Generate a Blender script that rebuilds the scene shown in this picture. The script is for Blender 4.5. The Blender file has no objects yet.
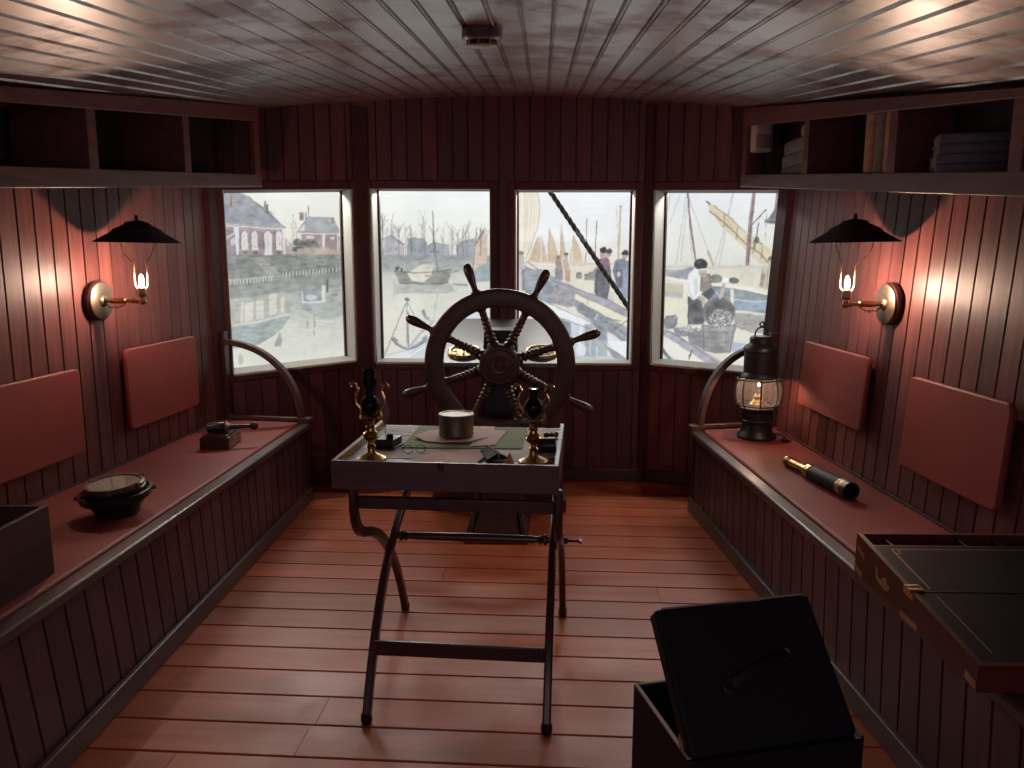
import bpy, math, random
import numpy as np
from mathutils import Vector, Matrix
random.seed(7)
PI = math.pi
S = bpy.context.scene
COL = S.collection

# ------------------------------------------------------------------ materials
def new_mat(name):
    m = bpy.data.materials.new(name); m.use_nodes = True
    nt = m.node_tree; nt.nodes.clear()
    out = nt.nodes.new('ShaderNodeOutputMaterial')
    return m, nt, out

def lin(c):
    return tuple(((x/255)/12.92 if x/255 <= .04045 else (((x/255)+.055)/1.055)**2.4) for x in c)

def plain(name, col, rough=.5, metal=0., spec=.5, coat=0., noise=.12, nscale=18., bump=0.):
    m, nt, out = new_mat(name)
    b = nt.nodes.new('ShaderNodeBsdfPrincipled')
    b.inputs['Roughness'].default_value = rough
    b.inputs['Metallic'].default_value = metal
    b.inputs['Specular IOR Level'].default_value = spec
    b.inputs['Coat Weight'].default_value = coat
    tc = nt.nodes.new('ShaderNodeTexCoord')
    n = nt.nodes.new('ShaderNodeTexNoise'); n.inputs['Scale'].default_value = nscale; n.inputs['Detail'].default_value = 4
    r = nt.nodes.new('ShaderNodeValToRGB')
    c = Vector(col)
    r.color_ramp.elements[0].position = .3; r.color_ramp.elements[1].position = .7
    r.color_ramp.elements[0].color = (*(c*(1-noise)), 1); r.color_ramp.elements[1].color = (*(c*(1+noise)), 1)
    nt.links.new(tc.outputs['Object'], n.inputs['Vector'])
    nt.links.new(n.outputs['Fac'], r.inputs['Fac'])
    nt.links.new(r.outputs['Color'], b.inputs['Base Color'])
    if bump:
        bp = nt.nodes.new('ShaderNodeBump'); bp.inputs['Strength'].default_value = bump; bp.inputs['Distance'].default_value = .003
        nt.links.new(n.outputs['Fac'], bp.inputs['Height']); nt.links.new(bp.outputs['Normal'], b.inputs['Normal'])
    nt.links.new(b.outputs[0], out.inputs['Surface'])
    return m

def wood(name, dark, light, axis='Z', rough=.35, coat=0., scale=7., stretch=14., var=.35, rvar=.12, bump=.12, spec=.5, streak=None):
    """grain stretched along one axis; per-board tone from the 'rnd' attribute"""
    m, nt, out = new_mat(name)
    L = nt.links.new
    b = nt.nodes.new('ShaderNodeBsdfPrincipled')
    b.inputs['Specular IOR Level'].default_value = spec
    b.inputs['Coat Weight'].default_value = coat; b.inputs['Coat Roughness'].default_value = .15
    tc = nt.nodes.new('ShaderNodeTexCoord')
    at = nt.nodes.new('ShaderNodeAttribute'); at.attribute_name = 'rnd'
    mp = nt.nodes.new('ShaderNodeMapping')
    sc = [scale*stretch/4]*3; sc['XYZ'.index(axis)] = scale/4
    mp.inputs['Scale'].default_value = sc
    off = nt.nodes.new('ShaderNodeVectorMath'); off.operation = 'MULTIPLY_ADD'
    cmb = nt.nodes.new('ShaderNodeCombineXYZ')
    for k in range(3): L(at.outputs['Fac'], cmb.inputs[k])
    off.inputs[1].default_value = (37., 23., 31.)
    L(cmb.outputs[0], off.inputs[0]); L(tc.outputs['Object'], mp.inputs['Vector']); L(mp.outputs[0], off.inputs[2])
    n = nt.nodes.new('ShaderNodeTexNoise'); n.inputs['Scale'].default_value = 1.; n.inputs['Detail'].default_value = 6; n.inputs['Roughness'].default_value = .62
    L(off.outputs[0], n.inputs['Vector'])
    r = nt.nodes.new('ShaderNodeValToRGB')
    r.color_ramp.elements[0].position = .32; r.color_ramp.elements[1].position = .68
    r.color_ramp.elements[0].color = (*dark, 1); r.color_ramp.elements[1].color = (*light, 1)
    L(n.outputs['Fac'], r.inputs['Fac'])
    mr = nt.nodes.new('ShaderNodeMapRange'); mr.inputs['To Min'].default_value = 1-var; mr.inputs['To Max'].default_value = 1+var
    L(at.outputs['Fac'], mr.inputs['Value'])
    mul = nt.nodes.new('ShaderNodeVectorMath'); mul.operation = 'SCALE'
    L(r.outputs['Color'], mul.inputs[0]); L(mr.outputs[0], mul.inputs['Scale'])
    L(mul.outputs[0], b.inputs['Base Color'])
    # roughness: worn patches
    n2 = nt.nodes.new('ShaderNodeTexNoise'); n2.inputs['Scale'].default_value = 3.2; n2.inputs['Detail'].default_value = 5
    L(tc.outputs['Object'], n2.inputs['Vector'])
    mr2 = nt.nodes.new('ShaderNodeMapRange'); mr2.inputs['From Min'].default_value = .3; mr2.inputs['From Max'].default_value = .7
    mr2.inputs['To Min'].default_value = rough-rvar; mr2.inputs['To Max'].default_value = rough+rvar
    L(n2.outputs['Fac'], mr2.inputs['Value']); L(mr2.outputs[0], b.inputs['Roughness'])
    if bump:
        bp = nt.nodes.new('ShaderNodeBump'); bp.inputs['Strength'].default_value = bump; bp.inputs['Distance'].default_value = .004
        L(n.outputs['Fac'], bp.inputs['Height']); L(bp.outputs['Normal'], b.inputs['Normal'])
    L(b.outputs[0], out.inputs['Surface'])
    return m

def emis(name, col, strength):
    m, nt, out = new_mat(name)
    e = nt.nodes.new('ShaderNodeEmission'); e.inputs['Color'].default_value = (*col, 1); e.inputs['Strength'].default_value = strength
    nt.links.new(e.outputs[0], out.inputs['Surface'])
    return m

def clear_glass(name, gloss=.06, tint=(1, 1, 1)):
    m, nt, out = new_mat(name)
    t = nt.nodes.new('ShaderNodeBsdfTransparent'); t.inputs['Color'].default_value = (*tint, 1)
    g = nt.nodes.new('ShaderNodeBsdfGlossy'); g.inputs['Roughness'].default_value = .03
    lw = nt.nodes.new('ShaderNodeLayerWeight'); lw.inputs['Blend'].default_value = .25
    ma = nt.nodes.new('ShaderNodeMath'); ma.operation = 'MULTIPLY_ADD'; ma.inputs[1].default_value = .4; ma.inputs[2].default_value = gloss
    mx = nt.nodes.new('ShaderNodeMixShader')
    nt.links.new(lw.outputs['Fresnel'], ma.inputs[0]); nt.links.new(ma.outputs[0], mx.inputs[0])
    nt.links.new(t.outputs[0], mx.inputs[1]); nt.links.new(g.outputs[0], mx.inputs[2])
    nt.links.new(mx.outputs[0], out.inputs['Surface'])
    return m

M = {}
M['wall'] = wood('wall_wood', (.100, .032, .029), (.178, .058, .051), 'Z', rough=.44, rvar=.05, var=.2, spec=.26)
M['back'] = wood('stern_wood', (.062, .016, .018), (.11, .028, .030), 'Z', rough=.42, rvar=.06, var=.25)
M['frame'] = wood('frame_wood', (.055, .013, .013), (.095, .025, .024), 'Z', rough=.5, rvar=.06, spec=.3)
M['frameX'] = wood('frame_wood_across', (.055, .013, .011), (.095, .025, .02), 'X', rough=.4, rvar=.06)
M['ceil'] = wood('ceiling_wood', (.15, .064, .05), (.27, .12, .096), 'Y', rough=.38, rvar=.1, var=.12, scale=5, bump=.1, coat=1.)
_p = [n for n in M['ceil'].node_tree.nodes if n.type == 'BSDF_PRINCIPLED'][0]; _p.inputs['Coat IOR'].default_value = 3.2; _p.inputs['Coat Roughness'].default_value = .33; _p.inputs['IOR'].default_value = 1.9
_nt = M['ceil'].node_tree                       # varnish worn off in blotches
_n = _nt.nodes.new('ShaderNodeTexNoise'); _n.inputs['Scale'].default_value = 2.3; _n.inputs['Detail'].default_value = 7; _n.inputs['Roughness'].default_value = .65
_tc = _nt.nodes.new('ShaderNodeTexCoord'); _mr = _nt.nodes.new('ShaderNodeMapRange')
_mr.inputs['From Min'].default_value = .42; _mr.inputs['From Max'].default_value = .52; _mr.inputs['To Min'].default_value = .0; _mr.inputs['To Max'].default_value = 1.
_nt.links.new(_tc.outputs['Object'], _n.inputs['Vector']); _nt.links.new(_n.outputs['Fac'], _mr.inputs['Value']); _nt.links.new(_mr.outputs[0], _p.inputs['Coat Weight'])
M['floor'] = wood('floor_wood', (.33, .074, .028), (.48, .120, .050), 'X', spec=.33, rough=.40, rvar=.08, var=.16, scale=5., bump=.12)
M['bench'] = wood('bench_board_wood', (.060, .025, .030), (.105, .043, .050), 'Z', rough=.40, rvar=.06, var=.15)
M['rail'] = wood('rail_wood', (.10, .055, .048), (.17, .10, .088), 'Y', rough=.36, rvar=.06, bump=.2)
M['shelf'] = wood('shelf_wood', (.24, .135, .12), (.38, .225, .20), 'Y', rough=.52, rvar=.06, bump=.25)
M['shelfred'] = wood('shelf_red_wood', (.26, .10, .092), (.40, .155, .14), 'Y', rough=.5, rvar=.06, bump=.15)
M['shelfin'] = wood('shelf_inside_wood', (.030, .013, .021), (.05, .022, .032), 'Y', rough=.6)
M['pad'] = plain('red_vinyl', (.26, .047, .038), rough=.55, spec=.3, noise=.06, nscale=6, bump=.05)
M['dark'] = wood('dark_mahogany', (.040, .017, .013), (.075, .031, .024), 'X', rough=.34, rvar=.05)
M['darkZ'] = wood('dark_mahogany_upright', (.060, .022, .017), (.11, .042, .031), 'Z', rough=.32, rvar=.05)
M['tray'] = wood('tray_oak', (.085, .042, .034), (.145, .074, .060), 'X', rough=.46, rvar=.05)
M['oakin'] = wood('tray_inside_oak', (.28, .15, .075), (.42, .24, .12), 'Y', rough=.5)
M['wheel'] = wood('wheel_teak', (.045, .021, .014), (.085, .04, .026), 'X', rough=.36, rvar=.05)
M['brass'] = plain('aged_brass', (.46, .31, .13), rough=.26, metal=1., noise=.15)
M['brassd'] = plain('dull_brass', (.42, .28, .15), rough=.38, metal=1., noise=.2)
M['plate'] = plain('tarnished_plate', (.22, .165, .12), rough=.44, metal=1., noise=.15)
M['black'] = plain('black_enamel', (.012, .010, .012), rough=.38, noise=.2)
M['iron'] = plain('black_iron', (.018, .015, .014), rough=.42, noise=.25, metal=.3)
M['leather'] = plain('black_leather', (.004, .004, .006), rough=.6, noise=.3, nscale=60, bump=.25, spec=.3)
M['leatheredge'] = plain('pale_edge', (.36, .28, .24), rough=.6)  # pale strip along the chest rim and lid edge
M['desk'] = plain('writing_leather', (.007, .0065, .0085), spec=.18, rough=.55, noise=.2, nscale=50, bump=.1)
M['gold'] = plain('gilt_line', (.40, .24, .09), rough=.4, metal=.6)
M['white'] = plain('white_paint', (.50, .49, .43), rough=.5, noise=.04)
M['plastic'] = plain('white_plastic', (.80, .72, .68), rough=.35, noise=.03)
M['plasticd'] = plain('sensor_window', (.48, .38, .35), rough=.3, noise=.03)
M['grey'] = plain('grey_console_top', (.13, .14, .145), rough=.42, noise=.08, nscale=8)  # one even grey for the console top
M['green'] = plain('green_blotter', (.27, .36, .20), rough=.85, noise=.06)
M['paper'] = plain('pinkish_paper', (.82, .66, .60), rough=.9, noise=.05, nscale=12)
M['paperd'] = plain('tan_paper', (.86, .68, .60), rough=.9, noise=.08, nscale=12)
M['chart'] = plain('chart_paper', (.74, .78, .74), rough=.85, noise=.12, nscale=9)
M['ink'] = plain('ink_line', (.05, .05, .055), rough=.9)
M['bookg'] = plain('grey_cloth_cover', (.26, .29, .30), rough=.75, noise=.2, nscale=30)
M['bookt'] = plain('tan_calf_cover', (.56, .30, .16), rough=.6, noise=.22, nscale=25)
M['bookgr'] = plain('olive_cloth_cover', (.24, .23, .17), rough=.7, noise=.2, nscale=30)
M['page'] = plain('page_edges', (.33, .28, .22), rough=.9)
M['olive'] = plain('olive_brass', (.13, .10, .055), rough=.42, metal=.5, noise=.2)
M['dial'] = plain('compass_dial', (.62, .55, .40), rough=.6, noise=.06)
M['cone'] = plain('orange_card', (.62, .26, .13), rough=.8)
M['feather'] = plain('brown_feather', (.30, .20, .15), rough=.8, noise=.4, nscale=30)
M['rope'] = plain('dark_rope', (.030, .032, .028), rough=.8, noise=.4, nscale=60)
M['glass'] = clear_glass('clear_glass', .05)
M['pane'] = clear_glass('window_glass', .015)
M['smoked'] = plain('smoked_glass', (.012, .011, .012), rough=.05, noise=.1, spec=.14)
M['bulb'] = emis('sconce_bulb', (1., .66, .48), 1330.)
M['lbulb'] = emis('lantern_bulb', (1., .60, .38), 560.)
M['shade'] = plain('shade_enamel', (.034, .020, .026), rough=.42, noise=.15)
M['globe'] = clear_glass('globe_glass', .05)
_nt = M['globe'].node_tree; _o = [n for n in _nt.nodes if n.type == 'OUTPUT_MATERIAL'][0]; _s = _o.inputs[0].links[0].from_socket
_t = _nt.nodes.new('ShaderNodeBsdfTranslucent'); _t.inputs['Color'].default_value = (.9, .88, .84, 1); _m = _nt.nodes.new('ShaderNodeMixShader'); _m.inputs[0].default_value = .05
_nt.links.new(_s, _m.inputs[1]); _nt.links.new(_t.outputs[0], _m.inputs[2]); _nt.links.new(_m.outputs[0], _o.inputs[0])
M['crate'] = wood('crate_wood', (.055, .024, .020), (.10, .046, .038), 'Y', rough=.6, spec=.25)
M['glint'] = emis('bulb_glint', (1., .7, .5), 30.)
M['void'] = plain('dark_board', (.010, .006, .007), rough=.9)  # near-black finish of the mural's support posts

# ------------------------------------------------------------------ mesh builder
class MB:
    def __init__(s): s.v = []; s.f = []; s.r = []
    def add(s, vs, fs, r=0., T=None):
        k = len(s.v)
        for p in vs:
            p = Vector(p)
            s.v.append(T @ p if T is not None else p)
        for f in fs: s.f.append([k+i for i in f]); s.r.append(r)
        return s
    def box8(s, p, r=0.):
        return s.add(p, [(0, 3, 2, 1), (4, 5, 6, 7), (0, 1, 5, 4), (1, 2, 6, 5), (2, 3, 7, 6), (3, 0, 4, 7)], r)
    def box(s, x0, x1, y0, y1, z0, z1, r=0., T=None):
        p = [(x0, y0, z0), (x1, y0, z0), (x1, y1, z0), (x0, y1, z0), (x0, y0, z1), (x1, y0, z1), (x1, y1, z1), (x0, y1, z1)]
        return s.add(p, [(0, 3, 2, 1), (4, 5, 6, 7), (0, 1, 5, 4), (1, 2, 6, 5), (2, 3, 7, 6), (3, 0, 4, 7)], r, T)
    def lathe(s, prof, seg=32, T=None, r=0., closed=False):
        vs, fs = [], []
        n = len(prof)
        for (rad, z) in prof:
            for i in range(seg):
                a = 2*PI*i/seg; vs.append((rad*math.cos(a), rad*math.sin(a), z))
        rng = n if closed else n-1
        for j in range(rng):
            j2 = (j+1) % n
            for i in range(seg):
                i2 = (i+1) % seg
                fs.append((j*seg+i, j*seg+i2, j2*seg+i2, j2*seg+i))
        if not closed:
            if prof[0][0] > 1e-6: fs.append(tuple(reversed(range(seg))))
            if prof[-1][0] > 1e-6: fs.append(tuple(range((n-1)*seg, n*seg)))
        return s.add(vs, fs, r, T)
    def tube(s, pts, rad, seg=10, closed=False, T=None, r=0.):
        pts = [Vector(p) for p in pts]; n = len(pts)
        if not isinstance(rad, (list, tuple)): rad = [rad]*n
        vs, fs = [], []
        up = None
        for i in range(n):
            a = pts[i-1] if (i > 0 or closed) else pts[0]
            b = pts[(i+1) % n] if (i < n-1 or closed) else pts[n-1]
            t = (b-a).normalized()
            if up is None:
                up = Vector((0, 0, 1)) if abs(t.z) < .9 else Vector((1, 0, 0))
            x = up.cross(t)
            if x.length < 1e-5: x = Vector((1, 0, 0)).cross(t)
            x.normalize(); y = t.cross(x).normalized(); up = y
            for k in range(seg):
                q = 2*PI*k/seg; vs.append(pts[i]+rad[i]*(math.cos(q)*x+math.sin(q)*y))
        for i in range(n if closed else n-1):
            i2 = (i+1) % n
            for k in range(seg):
                k2 = (k+1) % seg; fs.append((i*seg+k, i*seg+k2, i2*seg+k2, i2*seg+k))
        if not closed:
            fs.append(tuple(reversed(range(seg)))); fs.append(tuple(range((n-1)*seg, n*seg)))
        return s.add(vs, fs, r, T)
    def bar(s, pts, side, w, h, T=None, r=0.):
        """rectangular bar along pts; 'side' = constant sideways vector of width w, h across in the bend plane"""
        pts = [Vector(p) for p in pts]; side = Vector(side).normalized(); n = len(pts)
        vs, fs = [], []
        for i in range(n):
            t = (pts[min(i+1, n-1)]-pts[max(i-1, 0)]).normalized()
            nn = side.cross(t).normalized()
            for (a, b) in ((-1, -1), (1, -1), (1, 1), (-1, 1)):
                vs.append(pts[i]+side*a*w/2+nn*b*h/2)
        for i in range(n-1):
            for k in range(4):
                k2 = (k+1) % 4; fs.append((i*4+k, i*4+k2, i*4+4+k2, i*4+4+k))
        fs.append((3, 2, 1, 0)); fs.append(tuple((n-1)*4+k for k in range(4)))
        return s.add(vs, fs, r, T)
    def prism(s, poly, z0, z1, T=None, r=0.):
        n = len(poly)
        vs = [(x, y, z0) for x, y in poly]+[(x, y, z1) for x, y in poly]
        fs = [tuple(reversed(range(n))), tuple(range(n, 2*n))]+[(i, (i+1) % n, n+(i+1) % n, n+i) for i in range(n)]
        return s.add(vs, fs, r, T)
    def ball(s, c, rad, sc=(1, 1, 1), seg=16, T=None):
        vs, fs = [], []; R = seg//2
        for j in range(R+1):
            ph = PI*j/R
            for i in range(seg):
                a = 2*PI*i/seg
                vs.append((c[0]+rad*sc[0]*math.sin(ph)*math.cos(a), c[1]+rad*sc[1]*math.sin(ph)*math.sin(a), c[2]+rad*sc[2]*math.cos(ph)))
        for j in range(R):
            for i in range(seg):
                i2 = (i+1) % seg; fs.append((j*seg+i, (j+1)*seg+i, (j+1)*seg+i2, j*seg+i2))
        return s.add(vs, fs, 0., T)
    def build(s, name, mat, parent=None, loc=None, bevel=0., rotz=0., sharp=.6):
        me = bpy.data.meshes.new(name)
        me.from_pydata([tuple(v) for v in s.v], [], s.f)
        me.validate(clean_customdata=False)
        if len(s.r) == len(me.polygons):
            a = me.attributes.new('rnd', 'FLOAT', 'FACE'); a.data.foreach_set('value', np.array(s.r, 'f'))
        import bmesh
        bm = bmesh.new(); bm.from_mesh(me)
        bmesh.ops.remove_doubles(bm, verts=bm.verts, dist=1e-6)
        bmesh.ops.recalc_face_normals(bm, faces=bm.faces); bm.to_mesh(me); bm.free()
        me.polygons.foreach_set('use_smooth', [True]*len(me.polygons))
        me.set_sharp_from_angle(angle=sharp)
        me.materials.append(mat)
        o = bpy.data.objects.new(name, me); COL.objects.link(o)
        if parent: o.parent = parent
        if loc is not None: o.location = loc
        o.rotation_euler.z = rotz
        if bevel:
            b = o.modifiers.new('bevel', 'BEVEL'); b.width = bevel; b.segments = 2; b.limit_method = 'ANGLE'; b.angle_limit = .6
            b.harden_normals = False
        return o

def empty(name, label, cat, loc=(0, 0, 0), rotz=0., group=None):
    o = bpy.data.objects.new(name, None); COL.objects.link(o)
    o.location = loc; o.rotation_euler.z = rotz; o.empty_display_size = .1
    return tag(o, label, cat, group)
def tag(o, label, cat, group=None, kind=None):
    if label: o['label'] = label
    if cat: o['category'] = cat
    if group: o['group'] = group
    if kind: o['kind'] = kind
    return o
def struct(o): o['kind'] = 'structure'; return o

def bez(p0, p1, p2, p3, n=12):
    p0, p1, p2, p3 = map(Vector, (p0, p1, p2, p3)); out = []
    for i in range(n+1):
        t = i/n; out.append((1-t)**3*p0+3*t*(1-t)**2*p1+3*t*t*(1-t)*p2+t**3*p3)
    return out
def rrect(x0, x1, y0, y1, r, n=5):
    out = []
    for (cx, cy, a0) in ((x1-r, y1-r, 0), (x0+r, y1-r, PI/2), (x0+r, y0+r, PI), (x1-r, y0+r, 1.5*PI)):
        for i in range(n+1):
            a = a0+PI/2*i/n; out.append((cx+r*math.cos(a), cy+r*math.sin(a)))
    return out
def align(a, b):
    """matrix taking local z axis from point a towards b"""
    a, b = Vector(a), Vector(b)
    q = Vector((0, 0, 1)).rotation_difference((b-a).normalized())
    return Matrix.Translation(a) @ q.to_matrix().to_4x4()

# ------------------------------------------------------------------ camera
F = 790.; PITCH = math.atan(129/790.); CH = 1.5
cam = bpy.data.cameras.new('camera'); camo = bpy.data.objects.new('camera', cam); COL.objects.link(camo)
cam.sensor_width = 36; cam.lens = F/1024*36; cam.clip_start = .02
camo.location = (0, 0, CH); camo.rotation_euler = (PI/2-PITCH, 0, 0)
S.camera = camo

# ------------------------------------------------------------------ room shell
def leftwall(Y, z, off=0.): return Vector((-1.802-.102*(4.86-Y)+off, Y, z))
def rightwall(Y, z, off=0.): return Vector((1.74-.0385*Y+.057*(z-.49)-off, Y, z))
def ceilz(x, Y):
    s = x-(-.06+.038*(Y-5.19)); k = .04+.012*(5.19-Y)
    return 2.486-.106*(5.19-Y)-k*s*s

def strips(mb, pos, s0, s1, z0, z1, w, phase=0., gap=.010, dep=.012):
    """upright boards with square grooves; pos(s,z,off); z0/z1 functions of s"""
    k0 = math.floor((s0-phase)/w)
    s = phase+k0*w
    while s < s1-1e-6:
        a, b = max(s, s0), min(s+w, s1)
        rr = random.random()
        ga = a+gap/2 if a > s0+1e-6 else a
        gb = b-gap/2 if b < s1-1e-6 else b
        if gb-ga > .001:
            pr = [(a, -dep), (ga, -dep), (ga+.0001, 0), (gb-.0001, 0), (gb, -dep), (b, -dep)]
            vs = [pos(q, z0(q), o) for q, o in pr]+[pos(q, z1(q), o) for q, o in pr]
            mb.add(vs, [(i, i+1, 7+i, 6+i) for i in range(5)], rr)
        s += w

mb = MB()
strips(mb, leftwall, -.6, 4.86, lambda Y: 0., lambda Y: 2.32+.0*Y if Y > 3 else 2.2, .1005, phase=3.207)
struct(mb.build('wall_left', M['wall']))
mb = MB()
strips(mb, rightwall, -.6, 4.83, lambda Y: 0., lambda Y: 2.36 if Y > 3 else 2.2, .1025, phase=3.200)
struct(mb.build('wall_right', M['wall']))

# stern walls
Lb = 1/math.hypot(1, .044)
PB, DB = Vector((-.965, 5.2325)), Vector((Lb, -.044*Lb))
PL, DL = Vector((-.965, 5.2325)), Vector((-.906, -.423))
PR, DR = Vector((.885, 5.151)), Vector((.906, -.423))
def segpos(P, D):
    n = Vector((D.y, -D.x))
    if n.y > 0: n = -n                       # towards the room
    def pos(s, z, off=0.):
        q = P+D*s+n*off
        return Vector((q.x, q.y, z))
    return pos
pB, pL, pR = segpos(PB, DB), segpos(PL, DL), segpos(PR, DR)
# window openings: (s0, s1, z_bottom at s0/s1, z_top at s0/s1)
WIN = {1: (pL, .080, .850, .812, .767, 1.917, 1.885), 2: (pB, .060, .823, .796, .799, 1.922, 1.917),
       3: (pB, .992, 1.750, .794, .798, 1.910, 1.908), 4: (pR, .028, .784, .800, .775, 1.906, 1.881)}
def line(s0, s1, a, b): return lambda s: a+(b-a)*(s-s0)/(s1-s0)
def ctop(pos): return lambda s: ceilz(pos(s, 0).x, pos(s, 0).y)+.03
def stern(name, pos, smax, wins):
    mb = MB(); e = 0.
    edges = []
    for w in wins:
        _, a, b, zb0, zb1, zt0, zt1 = WIN[w]
        strips(mb, pos, e, a, lambda s: 0., ctop(pos), .098)
        strips(mb, pos, a, b, lambda s: 0., line(a, b, zb0, zb1), .098)
        strips(mb, pos, a, b, line(a, b, zt0, zt1), ctop(pos), .098)
        e = b
    strips(mb, pos, e, smax, lambda s: 0., ctop(pos), .098)
    return struct(mb.build(name, M['back']))
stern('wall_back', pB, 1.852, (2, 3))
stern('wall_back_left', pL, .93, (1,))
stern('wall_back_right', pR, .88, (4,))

# corner posts between the stern windows
def postbox(name, pts):
    mb = MB(); mb.prism(pts, 0., 2.42)
    return struct(mb.build(name, M['frame'], bevel=.004))
a, b = pB(.045, 0, .012), pL(.062, 0, .012)
c0 = pB(0, 0, .03)
postbox('trim_1', [(a.x, a.y), (pB(.045, 0, -.05).x, pB(.045, 0, -.05).y), (pL(.062, 0, -.05).x, pL(.062, 0, -.05).y), (b.x, b.y), (c0.x, c0.y)])
a, b = pB(1.852-.045, 0, .012), pR(.02, 0, .012); c0 = pB(1.852, 0, .03)
postbox('trim_2', [(a.x, a.y), (c0.x, c0.y), (b.x, b.y), (pR(.02, 0, -.05).x, pR(.02, 0, -.05).y), (pB(1.807, 0, -.05).x, pB(1.807, 0, -.05).y)])
mbp = MB()
mbp.box8([pB(.86, 0, .0), pB(.955, 0, .0), pB(.955, 0, -.03), pB(.86, 0, -.03), pB(.86, 2.0, .012), pB(.955, 2.0, .012), pB(.955, 2.0, -.03), pB(.86, 2.0, -.03)])

for w, (pos, a, b, zb0, zb1, zt0, zt1) in WIN.items():
    root = struct(bpy.data.objects.new('window_%d' % w, None)); COL.objects.link(root)
    zb, zt = line(a, b, zb0, zb1), line(a, b, zt0, zt1)
    fw, th = .05, .016
    fr = MB()
    fa, fb = fw, fw
    if w in (1, 4): fa = .022 if w == 4 else .03; fb = .075
    if w == 2: fa = .03
    if w == 3: fb = .045
    def fbx(s0, s1, f0, f1, f2, f3, off=th):       # bottoms f0(s0) f1(s1), tops f2(s1) f3(s0)
        fr.box8([pos(s0, f0, off), pos(s1, f1, off), pos(s1, f1, -.01), pos(s0, f0, -.01), pos(s0, f3, off), pos(s1, f2, off), pos(s1, f2, -.01), pos(s0, f3, -.01)], random.random())
    fbx(a-fa, a, zb0-fw, zb0-fw, zt0+fw, zt0+fw)
    fbx(b, b+fb, zb1-fw, zb1-fw, zt1+fw, zt1+fw)
    fbx(a, b, zt0, zt1, zt1+fw, zt0+fw, th-.002)
    fbx(a, b, zb0-fw, zb1-fw, zb1, zb0, th-.002)
    fr.build('window_frame', M['frame'], root, bevel=.004)
    D = .27 if w in (1, 4) else .20
    rv = MB()                                     # pale painted reveal: sill, head and two jambs
    def q4(p): rv.add(p, [(0, 1, 2, 3)])
    e = .012
    def plate(p, n):                              # a thin slab
        n = Vector(n)*e
        rv.box8([p[0], p[1], p[2], p[3], p[0]+n, p[1]+n, p[2]+n, p[3]+n])
    ds = (pos(1, 0)-pos(0, 0)).normalized()
    plate([pos(a, zb0, th), pos(b, zb1, th), pos(b, zb1, -D), pos(a, zb0, -D)], (0, 0, -1))
    plate([pos(a, zb0, th), pos(a, zt0, th), pos(a, zt0, -D), pos(a, zb0, -D)], -ds)
    plate([pos(b, zb1, th), pos(b, zt1, th), pos(b, zt1, -D), pos(b, zb1, -D)], ds)
    ro = rv.build('window_reveal', M['white'], root)
    ro['label'] = 'pale painted window reveal'
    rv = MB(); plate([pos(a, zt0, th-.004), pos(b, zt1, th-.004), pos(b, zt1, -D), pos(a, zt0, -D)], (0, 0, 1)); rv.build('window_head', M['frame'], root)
    # dark inner bead near the pane
    bd = MB()
    for (s0, s1) in ((a, a+.012), (b-.012, b)):
        bd.box8([pos(s0, zb(s0), -D+.035), pos(s1, zb(s1), -D+.035), pos(s1, zb(s1), -D), pos(s0, zb(s0), -D), pos(s0, zt(s0), -D+.035), pos(s1, zt(s1), -D+.035), pos(s1, zt(s1), -D), pos(s0, zt(s0), -D)])
    bd.build('glazing_bead', M['frame'], root)
    pn = MB()
    pn.add([pos(a, zb0, -D+.012), pos(b, zb1, -D+.012), pos(b, zt1, -D+.012), pos(a, zt0, -D+.012)], [(0, 1, 2, 3)])
    pn.build('window_pane', M['pane'], root)

# baseboards of the stern
for nm, pos, s0, s1 in (('baseboard_back', pB, 0., 1.852), ('baseboard_back_left', pL, .0, .90), ('baseboard_back_right', pR, 0., .82)):
    mb = MB()
    mb.box8([pos(s0, 0, .022), pos(s1, 0, .022), pos(s1, 0, -.01), pos(s0, 0, -.01), pos(s0, .085, .016), pos(s1, .085, .016), pos(s1, .085, -.01), pos(s0, .085, -.01)])
    struct(mb.build(nm, M['frameX'], bevel=.005))
# dark edge trims where the side walls meet the stern
mb = MB()
mb.box8([leftwall(4.76, 0, .028), leftwall(4.87, 0, .05), leftwall(4.87, 0, -.02), leftwall(4.76, 0, -.02), leftwall(4.76, 2.3, .028), leftwall(4.87, 2.3, .05), leftwall(4.87, 2.3, -.02), leftwall(4.76, 2.3, -.02)])
struct(mb.build('trim_3', M['frame'], bevel=.004))
mb = MB()
mb.box8([rightwall(4.72, 0, .028), rightwall(4.82, 0, .05), rightwall(4.82, 0, -.02), rightwall(4.72, 0, -.02), rightwall(4.72, 2.3, .028), rightwall(4.82, 2.3, .05), rightwall(4.82, 2.3, -.02), rightwall(4.72, 2.3, -.02)])
struct(mb.build('trim_4', M['frame'], bevel=.004))

# ceiling: cambered, rising to the stern; beaded boards run fore and aft
mb = MB()
CW = .094
def cpt(s, Y, off):
    x = s-.06+.038*(Y-5.19)
    k = .04+.012*(5.19-Y)
    return Vector((x, Y, 2.486-.106*(5.19-Y)-k*s*s+off))
for i in range(-24, 25):
    s0 = i*CW+.014; rr = random.random()
    pr = [(0, 0), (.071, 0), (.072, .006), (.076, .006), (.0775, -.001), (.081, -.0045), (.0845, -.001), (.086, .006), (.0935, .006), (.094, 0)]
    pr = [(0, 0), (.074, 0), (.0745, .006), (.0775, .006), (.079, -.001), (.083, -.0045), (.087, -.001), (.0885, .006), (.0935, .006), (.094, 0)]
    Ys = (-.6, 2.3, 5.6)
    vs = [cpt(s0+q, Y, o) for Y in Ys for q, o in pr]; n = len(pr)
    mb.add(vs, [(j*n+t, j*n+t+1, (j+1)*n+t+1, (j+1)*n+t) for j in range(2) for t in range(n-1)], rr)
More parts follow.
